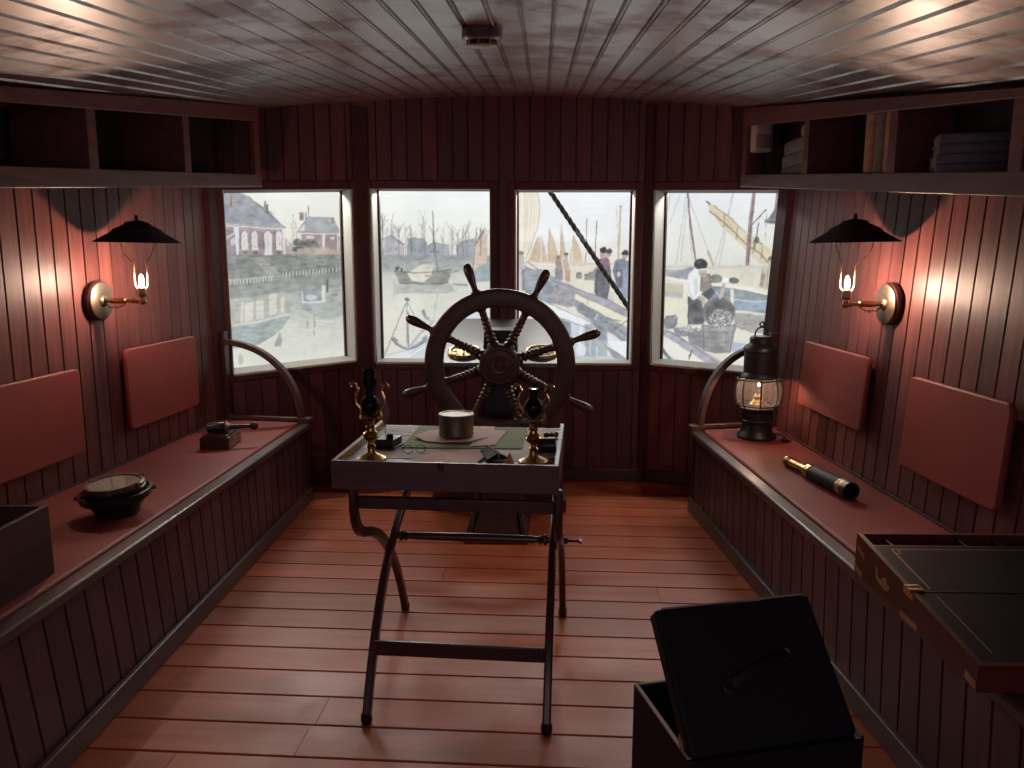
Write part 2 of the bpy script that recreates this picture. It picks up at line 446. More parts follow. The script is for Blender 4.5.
struct(mb.build('ceiling', M['ceil'], sharp=.9))

# floor: broad planks laid slightly askew to the camera
FR = math.radians(-3.8)
mb = MB(); PW = .1652
for i in range(-24, 17):
    y0 = 3.123+i*PW
    if y0 < -.8: continue
    x = -3.2-random.random()*1.5
    while x < 2.6:
        ln = random.choice((1.9, 2.4, 2.8, 3.3))+random.random()*.4
        rr = random.random()
        x0, x1, a, b = x+.0010, x+ln-.0010, y0+.0028, y0+PW-.0028
        c = .003
        mb.add([(x0, a, -.03), (x1, a, -.03), (x1, b, -.03), (x0, b, -.03), (x0, a, -c), (x1, a, -c), (x1, b, -c), (x0, b, -c),
                (x0, a+c, 0), (x1, a+c, 0), (x1, b-c, 0), (x0, b-c, 0)],
               [(0, 1, 5, 4), (1, 2, 6, 5), (2, 3, 7, 6), (3, 0, 4, 7), (4, 5, 9, 8), (5, 6, 10, 9), (6, 7, 11, 10), (7, 4, 8, 11), (8, 9, 10, 11)], rr)
        x += ln
mb.add([(-3.4, -1.2, -.029), (3.4, -1.2, -.029), (3.4, 6.2, -.029), (-3.4, 6.2, -.029)], [(0, 1, 2, 3)], 0)
fl = struct(mb.build('floor', M['floor'], rotz=FR))
# ------------------------------------------------------------------ painted harbour panorama behind the stern windows
U0, V0, U1, V1, SC = 196, 176, 808, 392, 3
CWD, CHT = (U1-U0)*SC, (V1-V0)*SC
IMG = np.zeros((CHT, CWD, 3), np.float32)
CLIP = [0, CWD]
def fx(A, pts): return [(A[0]+x/A[2], A[1]+y/A[2]) for x, y in pts]
def region(uv):
    p = np.array([((u-U0)*SC, (v-V0)*SC) for u, v in uv], float)
    x0, x1 = max(int(p[:, 0].min()), CLIP[0]), min(int(p[:, 0].max())+2, CLIP[1]); y0, y1 = max(int(p[:, 1].min()), 0), min(int(p[:, 1].max())+2, CHT)
    return p, x0, x1, y0, y1
def poly(uv, col, al=1.):
    p, x0, x1, y0, y1 = region(uv)
    if x1 <= x0 or y1 <= y0: return
    yy, xx = np.mgrid[y0:y1, x0:x1]; xx = xx+.5; yy = yy+.5
    ins = np.zeros(xx.shape, bool)
    for i in range(len(p)):
        (ax, ay), (bx, by) = p[i-1], p[i]
        if ay == by: continue
        c = ((ay > yy) != (by > yy)) & (xx < (bx-ax)*(yy-ay)/(by-ay)+ax)
        ins ^= c
    sub = IMG[y0:y1, x0:x1]; sub[ins] = sub[ins]*(1-al)+np.array(col, np.float32)*al
def stroke(uv, w, col, al=1.):
    for (a, b) in zip(uv[:-1], uv[1:]):
        d = np.array(b)-np.array(a); L = np.hypot(*d)
        if L < 1e-6: continue
        n = np.array((-d[1], d[0]))/L*w/2
        poly([tuple(np.array(a)+n), tuple(np.array(b)+n), tuple(np.array(b)-n), tuple(np.array(a)-n)], col, al)
def ell(c, rx, ry, col, al=1., n=28): poly([(c[0]+rx*math.cos(2*PI*i/n), c[1]+ry*math.sin(2*PI*i/n)) for i in range(n)], col, al)
def vgrad(u0, u1, stops):
    x0, x1 = max(int((u0-U0)*SC), 0), min(int((u1-U0)*SC), CWD)
    vs = (np.arange(CHT)+.5)/SC+V0
    for c in range(3):
        IMG[:, x0:x1, c] = np.interp(vs, [s[0] for s in stops], [s[1][c] for s in stops])[:, None]
A1, A2 = (200, 170, 6.024), (200, 270, 6.024)
B1, B2 = (360, 180, 6.827), (360, 270, 6.827)
C1, C2 = (505, 180, 7.062), (505, 270, 7.062)
D1, D2 = (645, 180, 6.827), (645, 270, 6.827)
def P_(A, pts, col, al=1.): poly(fx(A, pts), col, al)
def L_n(A, pts, w, col, al=1.): stroke(fx(A, pts), w/A[2], col, al)
def E_(A, c, rx, ry, col, al=1.): q = fx(A, [c])[0]; ell(q, rx/A[2], ry/A[2], col, al)
def R_(A, x0, y0, x1, y1, col, al=1.): P_(A, [(x0, y0), (x1, y0), (x1, y1), (x0, y1)], col, al)
rs = random.Random(5)
# --- first window: brick houses on a river bank
vgrad(U0, 362, [(176, (236, 240, 238)), (200, (231, 233, 220)), (240, (226, 224, 196)), (256, (140, 146, 140)), (284, (152, 160, 152)), (300, (172, 184, 172)), (330, (206, 208, 188)), (380, (222, 222, 200)), (392, (214, 214, 194))])
CLIP[:] = [0, int((362-U0)*SC)]
P_(A1, [(60, 100), (180, 110), (290, 160), (420, 250), (515, 347), (60, 322)], (150, 156, 168))
for k in range(26):
    x = rs.uniform(120, 420); y = 140+(x-120)*.3+rs.uniform(0, 120); L_n(A1, [(x, y), (x+60, y+28)], 5, (132, 140, 154) if k % 2 else (170, 176, 188), .5)
R_(A1, 183, 116, 216, 216, (168, 150, 150)); R_(A1, 383, 205, 412, 262, (150, 138, 136)); R_(A1, 386, 186, 398, 210, (150, 138, 136))
E_(A1, (150, 255), 26, 44, (128, 142, 182), .9)
P_(A1, [(60, 335), (500, 352), (512, 512), (60, 516)], (166, 142, 144))
L_n(A1, [(150, 333), (512, 352)], 14, (222, 217, 222)); L_n(A1, [(150, 352), (508, 368)], 5, (180, 160, 165))
R_(A1, 202, 326, 232, 516, (218, 212, 218)); P_(A1, [(494, 360), (508, 360), (514, 512), (502, 512)], (216, 210, 214))
for x0, x1, y1 in ((247, 285, 476), (308, 345, 476), (385, 433, 508), (458, 492, 476)):
    P_(A1, [(x0, 384), ((x0+x1)/2, 364), (x1, 384), (x1+2, y1), (x0+4, y1)], (222, 212, 216)); L_n(A1, [((x0+x1)/2, 378), ((x0+x1)/2+2, y1)], 3, (196, 182, 188))
    R_(A1, x0-4, y1-4, x1+6, y1+4, (230, 224, 226))
for x in (272, 332, 478): E_(A1, (x, 498), 13, 7, (110, 100, 108))
P_(A1, [(60, 430), (150, 415), (207, 382), (218, 516), (60, 516)], (156, 136, 146)); E_(A1, (196, 436), 15, 24, (206, 192, 200)); L_n(A1, [(150, 416), (208, 380)], 8, (214, 206, 212))
P_(A1, [(512, 405), (584, 468), (586, 514), (514, 514)], (184, 162, 152)); L_n(A1, [(512, 404), (586, 470)], 6, (222, 212, 204)); E_(A1, (528, 440), 9, 16, (212, 202, 196))
P_(A1, [(588, 372), (652, 282), (800, 286), (836, 378)], (158, 166, 174)); P_(A1, [(592, 370), (630, 322), (634, 370)], (214, 208, 206))
for x0, y0, x1, y1 in ((598, 250, 626, 302), (634, 254, 642, 300), (788, 284, 808, 320), (650, 215, 656, 275)): R_(A1, x0, y0, x1, y1, (150, 124, 118))
R_(A1, 598, 376, 838, 516, (168, 140, 140))
for q in ([(596, 380), (838, 380)],): L_n(A1, q, 10, (222, 217, 216))
R_(A1, 736, 380, 750, 494, (220, 214, 214)); R_(A1, 598, 380, 612, 430, (218, 212, 212)); R_(A1, 826, 380, 836, 512, (218, 212, 212))
R_(A1, 640, 397, 686, 411, (216, 206, 206)); R_(A1, 782, 402, 810, 416, (216, 206, 206)); R_(A1, 790, 486, 814, 500, (210, 200, 200))
for x, y0 in ((560, 270), (575, 300), (548, 320)): L_n(A1, [(x, y0), (x+8, 420)], 3, (128, 122, 118), .8)
for k in range(40): E_(A1, (rs.uniform(566, 706), rs.uniform(418, 486)), 16, 10, rs.choice(((102, 112, 104), (118, 128, 112), (92, 100, 96))), .7)
P_(A1, [(585, 474), (740, 462), (860, 500), (860, 520), (585, 520)], (196, 172, 150), .8)
R_(A1, 830, 400, 870, 516, (168, 160, 150), .7)
for k in range(420):
    x = rs.uniform(60, 880); y = rs.uniform(516, 655); g = rs.uniform(-14, 14); c = (136+g, 142+g, 138+g) if x < 420 else (124+g, 132+g, 126+g)
    L_n(A1, [(x, y), (x+rs.uniform(15, 50), y+rs.uniform(-3, 5))], rs.uniform(5, 10), c, .6)
P_(A1, [(300, 526), (372, 528), (440, 590), (500, 640), (430, 652), (360, 580)], (172, 172, 166), .85)
for k in range(6): L_n(A1, [(320+k*24, 540+k*18), (380+k*22, 540+k*18)], 4, (146, 148, 144))
for k in range(14): x = 186+k*19; L_n(A2, [(x, 58-k*1.2), (x, 92-k*1.6)], 6, (206, 208, 200))
L_n(A2, [(150, 62), (440, 40)], 7, (178, 180, 172))
for k in range(18): x = 500+k*20; L_n(A2, [(x, 44-k*1.9), (x, 14-k*1.9)], 6, (196, 200, 192))
P_(A2, [(60, 100), (440, 66), (870, 0), (870, 96), (610, 120), (400, 150), (60, 190)], (142, 152, 144), .8)
P_(A2, [(60, 210), (240, 190), (545, 132), (546, 258), (420, 296), (250, 334), (60, 352)], (176, 178, 164))
for x0, y0, x1, y1 in ((270, 196, 320, 312), (336, 184, 384, 296), (416, 152, 460, 272), (484, 164, 508, 256), (246, 196, 262, 322)): P_(A2, [(x0, y0), (x1, y0-8), (x1, y1-8), (x0, y1)], (214, 210, 184), .9)
L_n(A2, [(200, 336), (420, 292), (545, 264)], 8, (206, 206, 190))
P_(A2, [(60, 356), (260, 336), (545, 272), (500, 350), (420, 410), (350, 446), (215, 470), (60, 486)], (142, 162, 164), .9)
P_(A2, [(596, 110), (740, 96), (752, 190), (610, 205)], (150, 162, 164)); L_n(A2, [(612, 130), (618, 196), (748, 190)], 9, (208, 222, 226)); E_(A2, (672, 164), 34, 18, (196, 204, 196))
L_n(A2, [(742, 90), (744, 188)], 22, (214, 212, 206)); L_n(A2, [(766, 55), (768, 132)], 8, (92, 92, 96)); R_(A2, 775, 110, 860, 185, (176, 172, 160), .8); E_(A2, (806, 150), 26, 10, (150, 150, 140))
P_(A2, [(600, 210), (760, 196), (870, 176), (870, 270), (740, 300), (680, 270), (620, 240)], (158, 170, 166), .8)
for k in range(150):
    x = rs.uniform(180, 880); y = rs.uniform(290, 640); L_n(A2, [(x, y), (x+rs.uniform(20, 70), y-rs.uniform(0, 8))], rs.uniform(3, 7), rs.choice(((226, 226, 204), (200, 204, 186), (236, 234, 214))), .35)
for pts in ([(646, 296), (644, 350)], [(684, 260), (690, 350)], [(686, 360), (690, 400)]): L_n(A2, pts, 10, (150, 152, 146), .7)
P_(A2, [(448, 462), (466, 404), (482, 374), (498, 420), (494, 456)], (150, 146, 142), .8); E_(A2, (246, 540), 16, 34, (168, 172, 162), .8)
# --- second window: far bank, boat, anchor on the foredeck
CLIP[:] = [int((362-U0)*SC), int((503-U0)*SC)]
vgrad(362, 503, [(176, (240, 245, 243)), (205, (236, 241, 236)), (235, (230, 233, 214)), (255, (214, 214, 202)), (258, (150, 158, 158)), (270, (168, 176, 170)), (276, (198, 204, 190)), (300, (218, 216, 194)), (345, (222, 218, 190)), (392, (216, 214, 190))])
for k in range(70): x = rs.uniform(0, 1000); y = rs.uniform(60, 330); L_n(B1, [(x, y), (x+rs.uniform(80, 200), y)], rs.uniform(4, 9), rs.choice(((246, 249, 248), (226, 234, 234), (232, 236, 222))), .35)
P_(B1, [(120, 402), (165, 400), (215, 375), (302, 440), (302, 520), (120, 520)], (176, 176, 184)); P_(B1, [(165, 400), (215, 374), (304, 440), (290, 444), (215, 392)], (150, 156, 170)); R_(B1, 148, 410, 164, 498, (226, 224, 222))
P_(B1, [(320, 412), (346, 396), (430, 398), (456, 432), (456, 520), (320, 520)], (150, 158, 176))
P_(B1, [(456, 452), (500, 420), (600, 450), (616, 520), (456, 520)], (164, 168, 182)); R_(B1, 636, 452, 656, 500, (226, 226, 224))
P_(B1, [(658, 472), (690, 420), (780, 396), (800, 520), (658, 520)], (154, 160, 176))
for x, h in ((160, 250), (212, 255), (228, 300), (312, 330), (425, 245), (440, 290), (565, 330), (622, 300), (630, 340), (735, 310), (725, 350), (860, 340), (190, 330)):
    L_n(B1, [(x+rs.uniform(-8, 8), h), (x, 520)], 4, (140, 136, 136), .75)
    for k in range(11): y = rs.uniform(h-20, h+150); L_n(B1, [(x, y+30), (x+rs.uniform(-34, 34), y-rs.uniform(5, 35))], 2.4, (156, 152, 150), .65)
R_(B1, 100, 512, 1000, 545, (146, 152, 156), .8)
for k in range(120): x = rs.uniform(100, 1000); y = rs.uniform(525, 600); L_n(B1, [(x, y), (x+40, y+2)], 7, rs.choice(((142, 150, 150), (160, 166, 164), (174, 178, 172))), .5)
P_(B1, [(782, 440), (800, 400), (846, 338), (868, 420), (866, 560), (780, 606)], (224, 178, 156)); P_(B1, [(794, 316), (802, 420), (774, 470)], (218, 196, 176)); L_n(B1, [(796, 318), (770, 600)], 5, (140, 128, 120)); L_n(B1, [(780, 446), (848, 336)], 6, (128, 114, 108))
P_(B1, [(776, 612), (850, 570), (960, 590), (960, 690), (776, 690)], (140, 168, 172)); P_(B2, [(776, -4), (960, -4), (960, 60), (800, 50)], (146, 172, 174))
P_(B2, [(232, 6), (300, 10), (380, 16), (625, -6), (602, 82), (560, 94), (270, 92)], (148, 148, 138)); P_(B2, [(320, 22), (380, -10), (430, -45), (500, -40), (484, 36), (430, 82), (350, 74)], (224, 216, 184)); P_(B2, [(430, -28), (500, -46), (520, -20), (440, -5)], (206, 198, 170))
L_n(B2, [(440, 40), (672, 8)], 13, (152, 148, 138)); L_n(B2, [(500, 0), (610, -34)], 8, (158, 150, 136)); L_n(B1, [(492, 214), (505, 400), (532, 632)], 7, (122, 120, 124))
P_(B2, [(228, 100), (622, 94), (640, 146), (560, 158), (240, 164)], (172, 176, 166), .8); L_n(B2, [(530, 150), (500, 330)], 8, (190, 190, 172), .8); L_n(B2, [(232, 60), (230, 200)], 6, (176, 178, 168), .8); L_n(B2, [(630, 90), (735, 102)], 13, (150, 146, 134))
for k in range(90): x = rs.uniform(120, 880); y = rs.uniform(110, 560); L_n(B2, [(x, y), (x+rs.uniform(30, 90), y+rs.uniform(-5, 3))], rs.uniform(3, 8), rs.choice(((230, 226, 204), (206, 206, 186), (214, 212, 194))), .4)
P_(B2, [(150, 588), (260, 556), (330, 540), (420, 470), (640, 345), (800, 288), (1000, 300), (1000, 660), (140, 660)], (204, 216, 226))
P_(B2, [(340, 560), (700, 350), (1000, 330), (1000, 660), (340, 640)], (186, 202, 216), .8); L_n(B2, [(150, 590), (330, 541), (640, 346)], 7, (170, 184, 198)); L_n(B2, [(330, 590), (440, 520), (760, 350)], 7, (226, 234, 240))
L_n(B2, [(314, 220), (170, 575)], 8, (156, 152, 146)); L_n(B2, [(322, 220), (366, 304)], 6, (156, 152, 146)); L_n(B2, [(318, 216), (316, 300)], 8, (150, 148, 148)); E_(B2, (318, 200), 18, 13, (128, 120, 112))
L_n(B2, [(322, 280), (328, 520)], 15, (156, 160, 166)); L_n(B2, [(220, 462), (240, 496), (280, 522), (325, 534), (380, 520), (425, 490), (450, 456)], 22, (152, 162, 174)); P_(B2, [(210, 468), (236, 452), (262, 486), (236, 500)], (140, 150, 162)); P_(B2, [(425, 462), (452, 440), (462, 480), (440, 498)], (140, 150, 162))
L_n(B2, [(338, 524), (420, 420), (500, 348)], 16, (166, 176, 186)); L_n(B2, [(428, 270), (450, 320), (492, 346)], 20, (146, 156, 166)); E_(B2, (486, 334), 14, 12, (200, 206, 208))
# --- third window: fleet, quay and rail
CLIP[:] = [int((503-U0)*SC), int((643-U0)*SC)]
vgrad(503, 643, [(176, (236, 242, 246)), (205, (230, 237, 243)), (235, (228, 232, 232)), (262, (226, 222, 204)), (270, (224, 214, 184)), (392, (210, 214, 208))])
for k in range(60): x = rs.uniform(200, 1000); y = rs.uniform(60, 420); L_n(C1, [(x, y), (x+rs.uniform(80, 220), y)], rs.uniform(4, 9), rs.choice(((240, 244, 247), (220, 230, 240), (232, 236, 238))), .35)
for pts in ([(160, 572), (236, 382), (241, 585)], [(256, 370), (302, 585), (258, 585)], [(310, 328), (352, 440), (388, 590), (308, 590)], [(394, 318), (412, 400), (428, 530), (394, 570)], [(482, 380), (528, 480), (560, 604), (474, 604)], [(512, 470), (530, 480), (532, 600), (520, 600)]): P_(C1, pts, (224, 184, 138))
for pts in ([(244, 400), (246, 585)], [(312, 330), (305, 585)], [(395, 318), (390, 580)], [(482, 384), (455, 610)]): L_n(C1, pts, 4, (170, 140, 108))
for k in range(30): x = rs.uniform(180, 540); L_n(C1, [(x, rs.uniform(450, 540)), (x+6, 585)], 3, (236, 208, 170), .5)
for pts, w, c in (([(580, 268), (574, 400), (566, 600)], 7, (160, 146, 130)), ([(650, 288), (642, 420), (638, 530)], 8, (160, 142, 120)), ([(608, 470), (640, 530)], 6, (160, 142, 120)), ([(816, 180), (812, 300), (796, 560)], 12, (214, 186, 136)), ([(790, 200), (800, 560)], 3, (180, 160, 130))): L_n(C1, pts, w, c)
E_(C1, (816, 184), 10, 8, (190, 168, 130))
R_(C1, 130, 580, 900, 600, (214, 202, 180)); R_(C1, 150, 590, 470, 640, (228, 216, 184))
for k in range(14): L_n(C1, [(160+k*15, 580), (160+k*15, 612)], 4, (238, 234, 222))
L_n(C1, [(150, 578), (350, 600)], 6, (240, 236, 226)); L_n(C1, [(150, 610), (380, 626)], 5, (240, 236, 226))
P_(C1, [(40, 60), (232, 60), (240, 130), (246, 210), (236, 290), (212, 380), (180, 470), (140, 556), (40, 560)], (240, 228, 198))
for k in range(26): x = rs.uniform(80, 215); L_n(C1, [(x, 70), (x+rs.uniform(-4, 8), 250), (x*.8+20, 520)], rs.uniform(3, 9), rs.choice(((226, 202, 158), (246, 238, 214), (232, 212, 174))), .5)
L_n(C1, [(232, 70), (246, 210), (236, 290), (212, 380), (180, 470), (142, 552)], 4, (170, 160, 136))
R_(C2, 60, 30, 900, 260, (226, 218, 182))
for k in range(70): x = rs.uniform(440, 900); y = rs.uniform(20, 240); L_n(C2, [(x, y), (x+60, y+rs.uniform(0, 18))], rs.uniform(4, 9), rs.choice(((234, 226, 190), (214, 206, 176), (206, 200, 184))), .5)
# crates and people on the quay (painted)
for x, y in ((500, 20), (560, 30), (590, 18)): R_(C2, x, y, x+44, y+40, (150, 146, 140)); E_(C2, (x+22, y), 22, 7, (120, 118, 116))
P_(C1, [(358, 560), (392, 548), (404, 640), (400, 706), (362, 706)], (186, 152, 132)); P_(C1, [(352, 620), (404, 610), (404, 706), (352, 706)], (150, 150, 160)); E_(C1, (376, 545), 12, 14, (160, 130, 112))
P_(C1, [(404, 560), (436, 545), (448, 600), (456, 706), (420, 706), (418, 640)], (214, 170, 134)); E_(C1, (430, 535), 13, 15, (196, 160, 136)); R_(C1, 414, 514, 444, 530, (112, 106, 104)); P_(C2, [(355, 0), (402, 0), (398, 30), (360, 30)], (140, 140, 150)); P_(C2, [(425, 0), (458, 0), (458, 80), (430, 80)], (204, 156, 124))
P_(C1, [(640, 640), (664, 555), (710, 535), (738, 560), (752, 706), (636, 706)], (148, 112, 126)); P_(C1, [(640, 640), (748, 640), (748, 706), (636, 706)], (122, 112, 122)); P_(C2, [(632, -4), (748, -4), (738, 120), (726, 206), (650, 190), (630, 160)], (108, 106, 118))
E_(C1, (692, 528), 22, 26, (190, 150, 132)); P_(C1, [(668, 482), (706, 470), (720, 498), (708, 518), (672, 512)], (76, 74, 82)); E_(C1, (734, 522), 18, 24, (188, 152, 136)); P_(C1, [(714, 494), (744, 482), (760, 504), (748, 520), (716, 516)], (84, 80, 88))
P_(C1, [(758, 640), (776, 570), (822, 552), (872, 570), (886, 706), (772, 706)], (112, 128, 154)); P_(C2, [(768, -4), (884, -4), (884, 120), (876, 200), (800, 190), (780, 120)], (136, 150, 180)); P_(C2, [(768, -4), (830, -4), (826, 130), (786, 120)], (106, 116, 138)); E_(C1, (842, 534), 20, 26, (200, 164, 146)); P_(C1, [(816, 518), (838, 492), (866, 500), (872, 528), (820, 526)], (64, 68, 78)); E_(C1, (800, 664), 14, 16, (206, 176, 160)); P_(C2, [(730, 150), (768, 150), (770, 220), (724, 214)], (206, 196, 190)); P_(C1, [(604, 660), (640, 610), (640, 706), (600, 706)], (140, 136, 150), .8)
# bulwark, cargo net and rail
P_(C1, [(92, 512), (112, 504), (132, 540), (136, 706), (92, 706)], (198, 174, 180)); E_(C1, (112, 512), 20, 14, (150, 132, 136)); P_(C2, [(80, -4), (116, -4), (118, 140), (84, 140)], (206, 190, 194)); P_(C2, [(116, -4), (146, -4), (150, 150), (118, 140)], (128, 140, 152))
P_(C1, [(136, 600), (250, 660), (240, 706), (136, 706)], (160, 160, 162)); L_n(C1, [(150, 570), (260, 648)], 6, (138, 128, 120)); P_(C2, [(140, -6), (250, -6), (420, 90), (500, 150), (480, 240), (400, 250), (260, 230), (140, 160)], (150, 162, 172))
E_(C2, (420, 165), 74, 74, (170, 156, 154)); P_(C2, [(350, 110), (480, 110), (500, 250), (440, 260), (360, 240)], (156, 154, 160), .9); E_(C2, (300, 130), 40, 50, (126, 140, 156), .8)
P_(C2, [(335, 72), (440, 92), (560, 150), (720, 205), (880, 285), (880, 330), (720, 262), (590, 205), (490, 160), (340, 110)], (162, 156, 176)); P_(C2, [(496, 162), (590, 206), (720, 264), (880, 332), (880, 400), (700, 318), (500, 205)], (234, 224, 182)); L_n(C2, [(582, 200), (582, 240)], 5, (150, 140, 140))
P_(C2, [(490, 205), (880, 410), (880, 520), (690, 420), (520, 300)], (150, 164, 172)); P_(C2, [(520, 300), (490, 250), (500, 210), (640, 290), (640, 360)], (126, 142, 154)); 
for pts in ([(510, 250), (640, 330), (850, 500)], [(690, 350), (880, 470)], [(520, 262), (850, 514)], [(700, 340), (820, 356)], [(740, 440), (880, 340)]): L_n(C2, pts, 7, (128, 130, 134))
P_(C2, [(700, 440), (880, 530), (880, 640), (760, 560)], (210, 222, 230))
P_(C2, [(230, 208), (330, 240), (560, 340), (700, 415), (690, 450), (560, 400), (420, 356), (300, 300)], (222, 230, 238)); P_(C2, [(300, 300), (420, 356), (560, 400), (690, 452), (690, 640), (400, 640), (350, 420)], (186, 204, 220)); P_(C2, [(410, 355), (466, 372), (470, 460), (440, 450)], (128, 142, 158)); 
R_(C2, 560, 380, 720, 620, (150, 166, 182), .8); P_(C2, [(620, 330), (650, 296), (690, 310), (720, 470), (728, 500), (660, 500)], (140, 154, 164)); L_n(C2, [(640, 350), (655, 310)], 12, (206, 208, 190)); E_(C2, (535, 570), 34, 50, (212, 224, 234)); L_n(C2, [(540, 380), (520, 540)], 14, (222, 232, 240)); L_n(C2, [(600, 440), (600, 620)], 10, (190, 206, 220)); L_n(C2, [(650, 540), (648, 620)], 8, (216, 226, 236))
P_(C2, [(700, 530), (760, 560), (880, 640), (880, 660), (780, 640)], (140, 150, 170)); R_(C2, 480, 610, 760, 660, (170, 190, 206), .8); P_(C2, [(720, 500), (880, 500), (880, 630), (760, 560)], (222, 230, 236))
# --- fourth window: furled sail, fisherman emptying baskets
CLIP[:] = [int((643-U0)*SC), CWD]
vgrad(643, U1, [(176, (224, 230, 238)), (210, (222, 228, 232)), (245, (226, 228, 216)), (262, (220, 222, 206)), (268, (222, 210, 178)), (280, (224, 218, 184)), (392, (222, 220, 190))])
for k in range(50): x = rs.uniform(100, 1000); y = rs.uniform(60, 560); L_n(D1, [(x, y), (x+rs.uniform(80, 200), y)], rs.uniform(4, 9), rs.choice(((230, 236, 240), (214, 222, 226), (232, 230, 214))), .3)
for pts in ([(250, 70), (170, 290)], [(280, 110), (210, 580)], [(292, 130), (320, 560)], [(296, 120), (430, 480)], [(612, 70), (540, 330), (470, 580)], [(600, 90), (500, 585)], [(290, 150), (240, 560)], [(180, 70), (160, 200)]): L_n(D1, pts, 4, (170, 164, 156), .8)
L_n(D1, [(290, 70), (304, 260), (342, 545)], 12, (158, 112, 108)); L_n(D1, [(428, 480), (466, 588)], 14, (200, 168, 140))
P_(D1, [(430, 140), (470, 172), (560, 232), (600, 280), (690, 350), (800, 430), (900, 510), (900, 640), (840, 590), (760, 560), (690, 480), (600, 390), (520, 320), (470, 240), (434, 215)], (230, 208, 156)); P_(D1, [(416, 138), (446, 158), (440, 176), (414, 150)], (110, 116, 126))
L_n(D1, [(438, 206), (500, 258), (600, 350), (700, 446), (780, 500), (860, 580)], 10, (150, 138, 112)); L_n(D1, [(470, 172), (560, 240), (690, 356)], 8, (182, 158, 116))
for k in range(34): t = rs.random(); x = 450+400*t; y = 190+330*t; L_n(D1, [(x, y), (x+40, y+44)], rs.uniform(4, 9), rs.choice(((240, 222, 176), (212, 186, 134), (222, 196, 144))), .5)
for x, y in ((545, 262), (632, 345), (745, 440), (800, 480)): L_n(D1, [(x, y-30), (x-10, y+60)], 5, (140, 124, 100))
P_(D1, [(734, 60), (758, 60), (728, 400), (704, 650), (682, 650), (700, 380)], (164, 130, 132)); L_n(D1, [(750, 60), (718, 380), (698, 640)], 5, (132, 100, 106))
L_n(D1, [(728, 310), (760, 270), (830, 196)], 7, (120, 116, 122)); L_n(D1, [(828, 196), (820, 410)], 3, (150, 150, 150)); L_n(D1, [(775, 290), (760, 400)], 8, (120, 112, 112)); E_(D1, (762, 410), 16, 22, (118, 108, 104)); L_n(D1, [(740, 480), (760, 410), (800, 440)], 8, (140, 124, 108))
P_(D1, [(898, 80), (960, 60), (960, 310), (905, 302), (812, 290), (816, 270), (850, 256), (880, 200)], (112, 118, 130)); L_n(D1, [(815, 268), (960, 276)], 5, (160, 166, 176)); L_n(D1, [(905, 100), (880, 210), (850, 256)], 8, (140, 146, 156), .8)
R_(D1, 130, 585, 960, 600, (188, 200, 200)); P_(D1, [(150, 655), (240, 615), (330, 590), (320, 640), (290, 683), (150, 683)], (146, 142, 164)); P_(D2, [(130, 0), (330, 0), (290, 60), (130, 50)], (160, 156, 174), .8)
P_(D1, [(664, 640), (700, 620), (730, 660), (730, 690), (660, 690)], (216, 196, 164)); P_(D2, [(650, 10), (700, -30), (740, 40), (740, 110), (640, 100)], (220, 206, 176))
P_(D2, [(130, 40), (300, 68), (300, 84), (130, 62)], (236, 232, 214)); P_(D2, [(130, 90), (270, 100), (260, 200), (130, 180)], (214, 196, 160)); R_(D2, 258, 90, 274, 205, (236, 230, 214)); P_(D2, [(130, 140), (250, 150), (250, 200), (130, 190)], (170, 176, 194), .7)
P_(D2, [(440, 100), (700, 140), (900, 180), (900, 300), (440, 260)], (132, 156, 164)); P_(D2, [(590, 190), (740, 215), (900, 205), (900, 276), (740, 276), (600, 262)], (136, 164, 194)); L_n(D2, [(600, 200), (740, 218), (900, 208)], 6, (206, 220, 232)); P_(D2, [(440, 110), (560, 190), (440, 200)], (126, 152, 174)); L_n(D2, [(450, 130), (520, 180)], 6, (186, 206, 220))
P_(D2, [(440, 84), (600, 100), (900, 158), (900, 184), (600, 128), (440, 108)], (234, 226, 204)); R_(D2, 582, 125, 604, 250, (228, 218, 196)); E_(D2, (548, 68), 26, 16, (240, 236, 230)); E_(D2, (604, 72), 34, 22, (96, 104, 108)); E_(D2, (480, 60), 46, 30, (110, 112, 104), .8)
P_(D2, [(610, 292), (720, 300), (860, 312), (900, 318), (900, 452), (720, 430), (610, 380)], (168, 166, 162)); 
for k in range(60): x = rs.uniform(620, 880); y = rs.uniform(300, 420); L_n(D2, [(x, y), (x+30, y+3)], 7, rs.choice(((152, 152, 154), (182, 178, 170), (196, 190, 178))), .5)
P_(D2, [(130, 180), (300, 200), (300, 380), (130, 340)], (226, 222, 186)); P_(D2, [(590, 400), (760, 430), (900, 450), (900, 690), (560, 690), (560, 470)], (228, 222, 190)); P_(D2, [(580, 490), (680, 500), (780, 560), (760, 600), (600, 560)], (156, 176, 214)); 
for k in range(40): x = rs.uniform(600, 880); y = rs.uniform(430, 640); L_n(D2, [(x, y), (x+60, y+rs.uniform(2, 10))], rs.uniform(3, 7), rs.choice(((210, 206, 180), (238, 234, 206), (200, 204, 206))), .5)
P_(D1, [(790, 683), (800, 640), (830, 600), (870, 590), (900, 620), (900, 690)], (206, 178, 150)); E_(D1, (862, 565), 26, 32, (206, 172, 150)); P_(D1, [(834, 530), (860, 512), (900, 516), (900, 546), (842, 546)], (118, 114, 114)); P_(D2, [(776, 110), (790, 20), (850, -30), (900, -30), (900, 130), (820, 130)], (204, 182, 158)); P_(D2, [(776, 110), (800, 20), (820, 30), (800, 120)], (176, 152, 134))
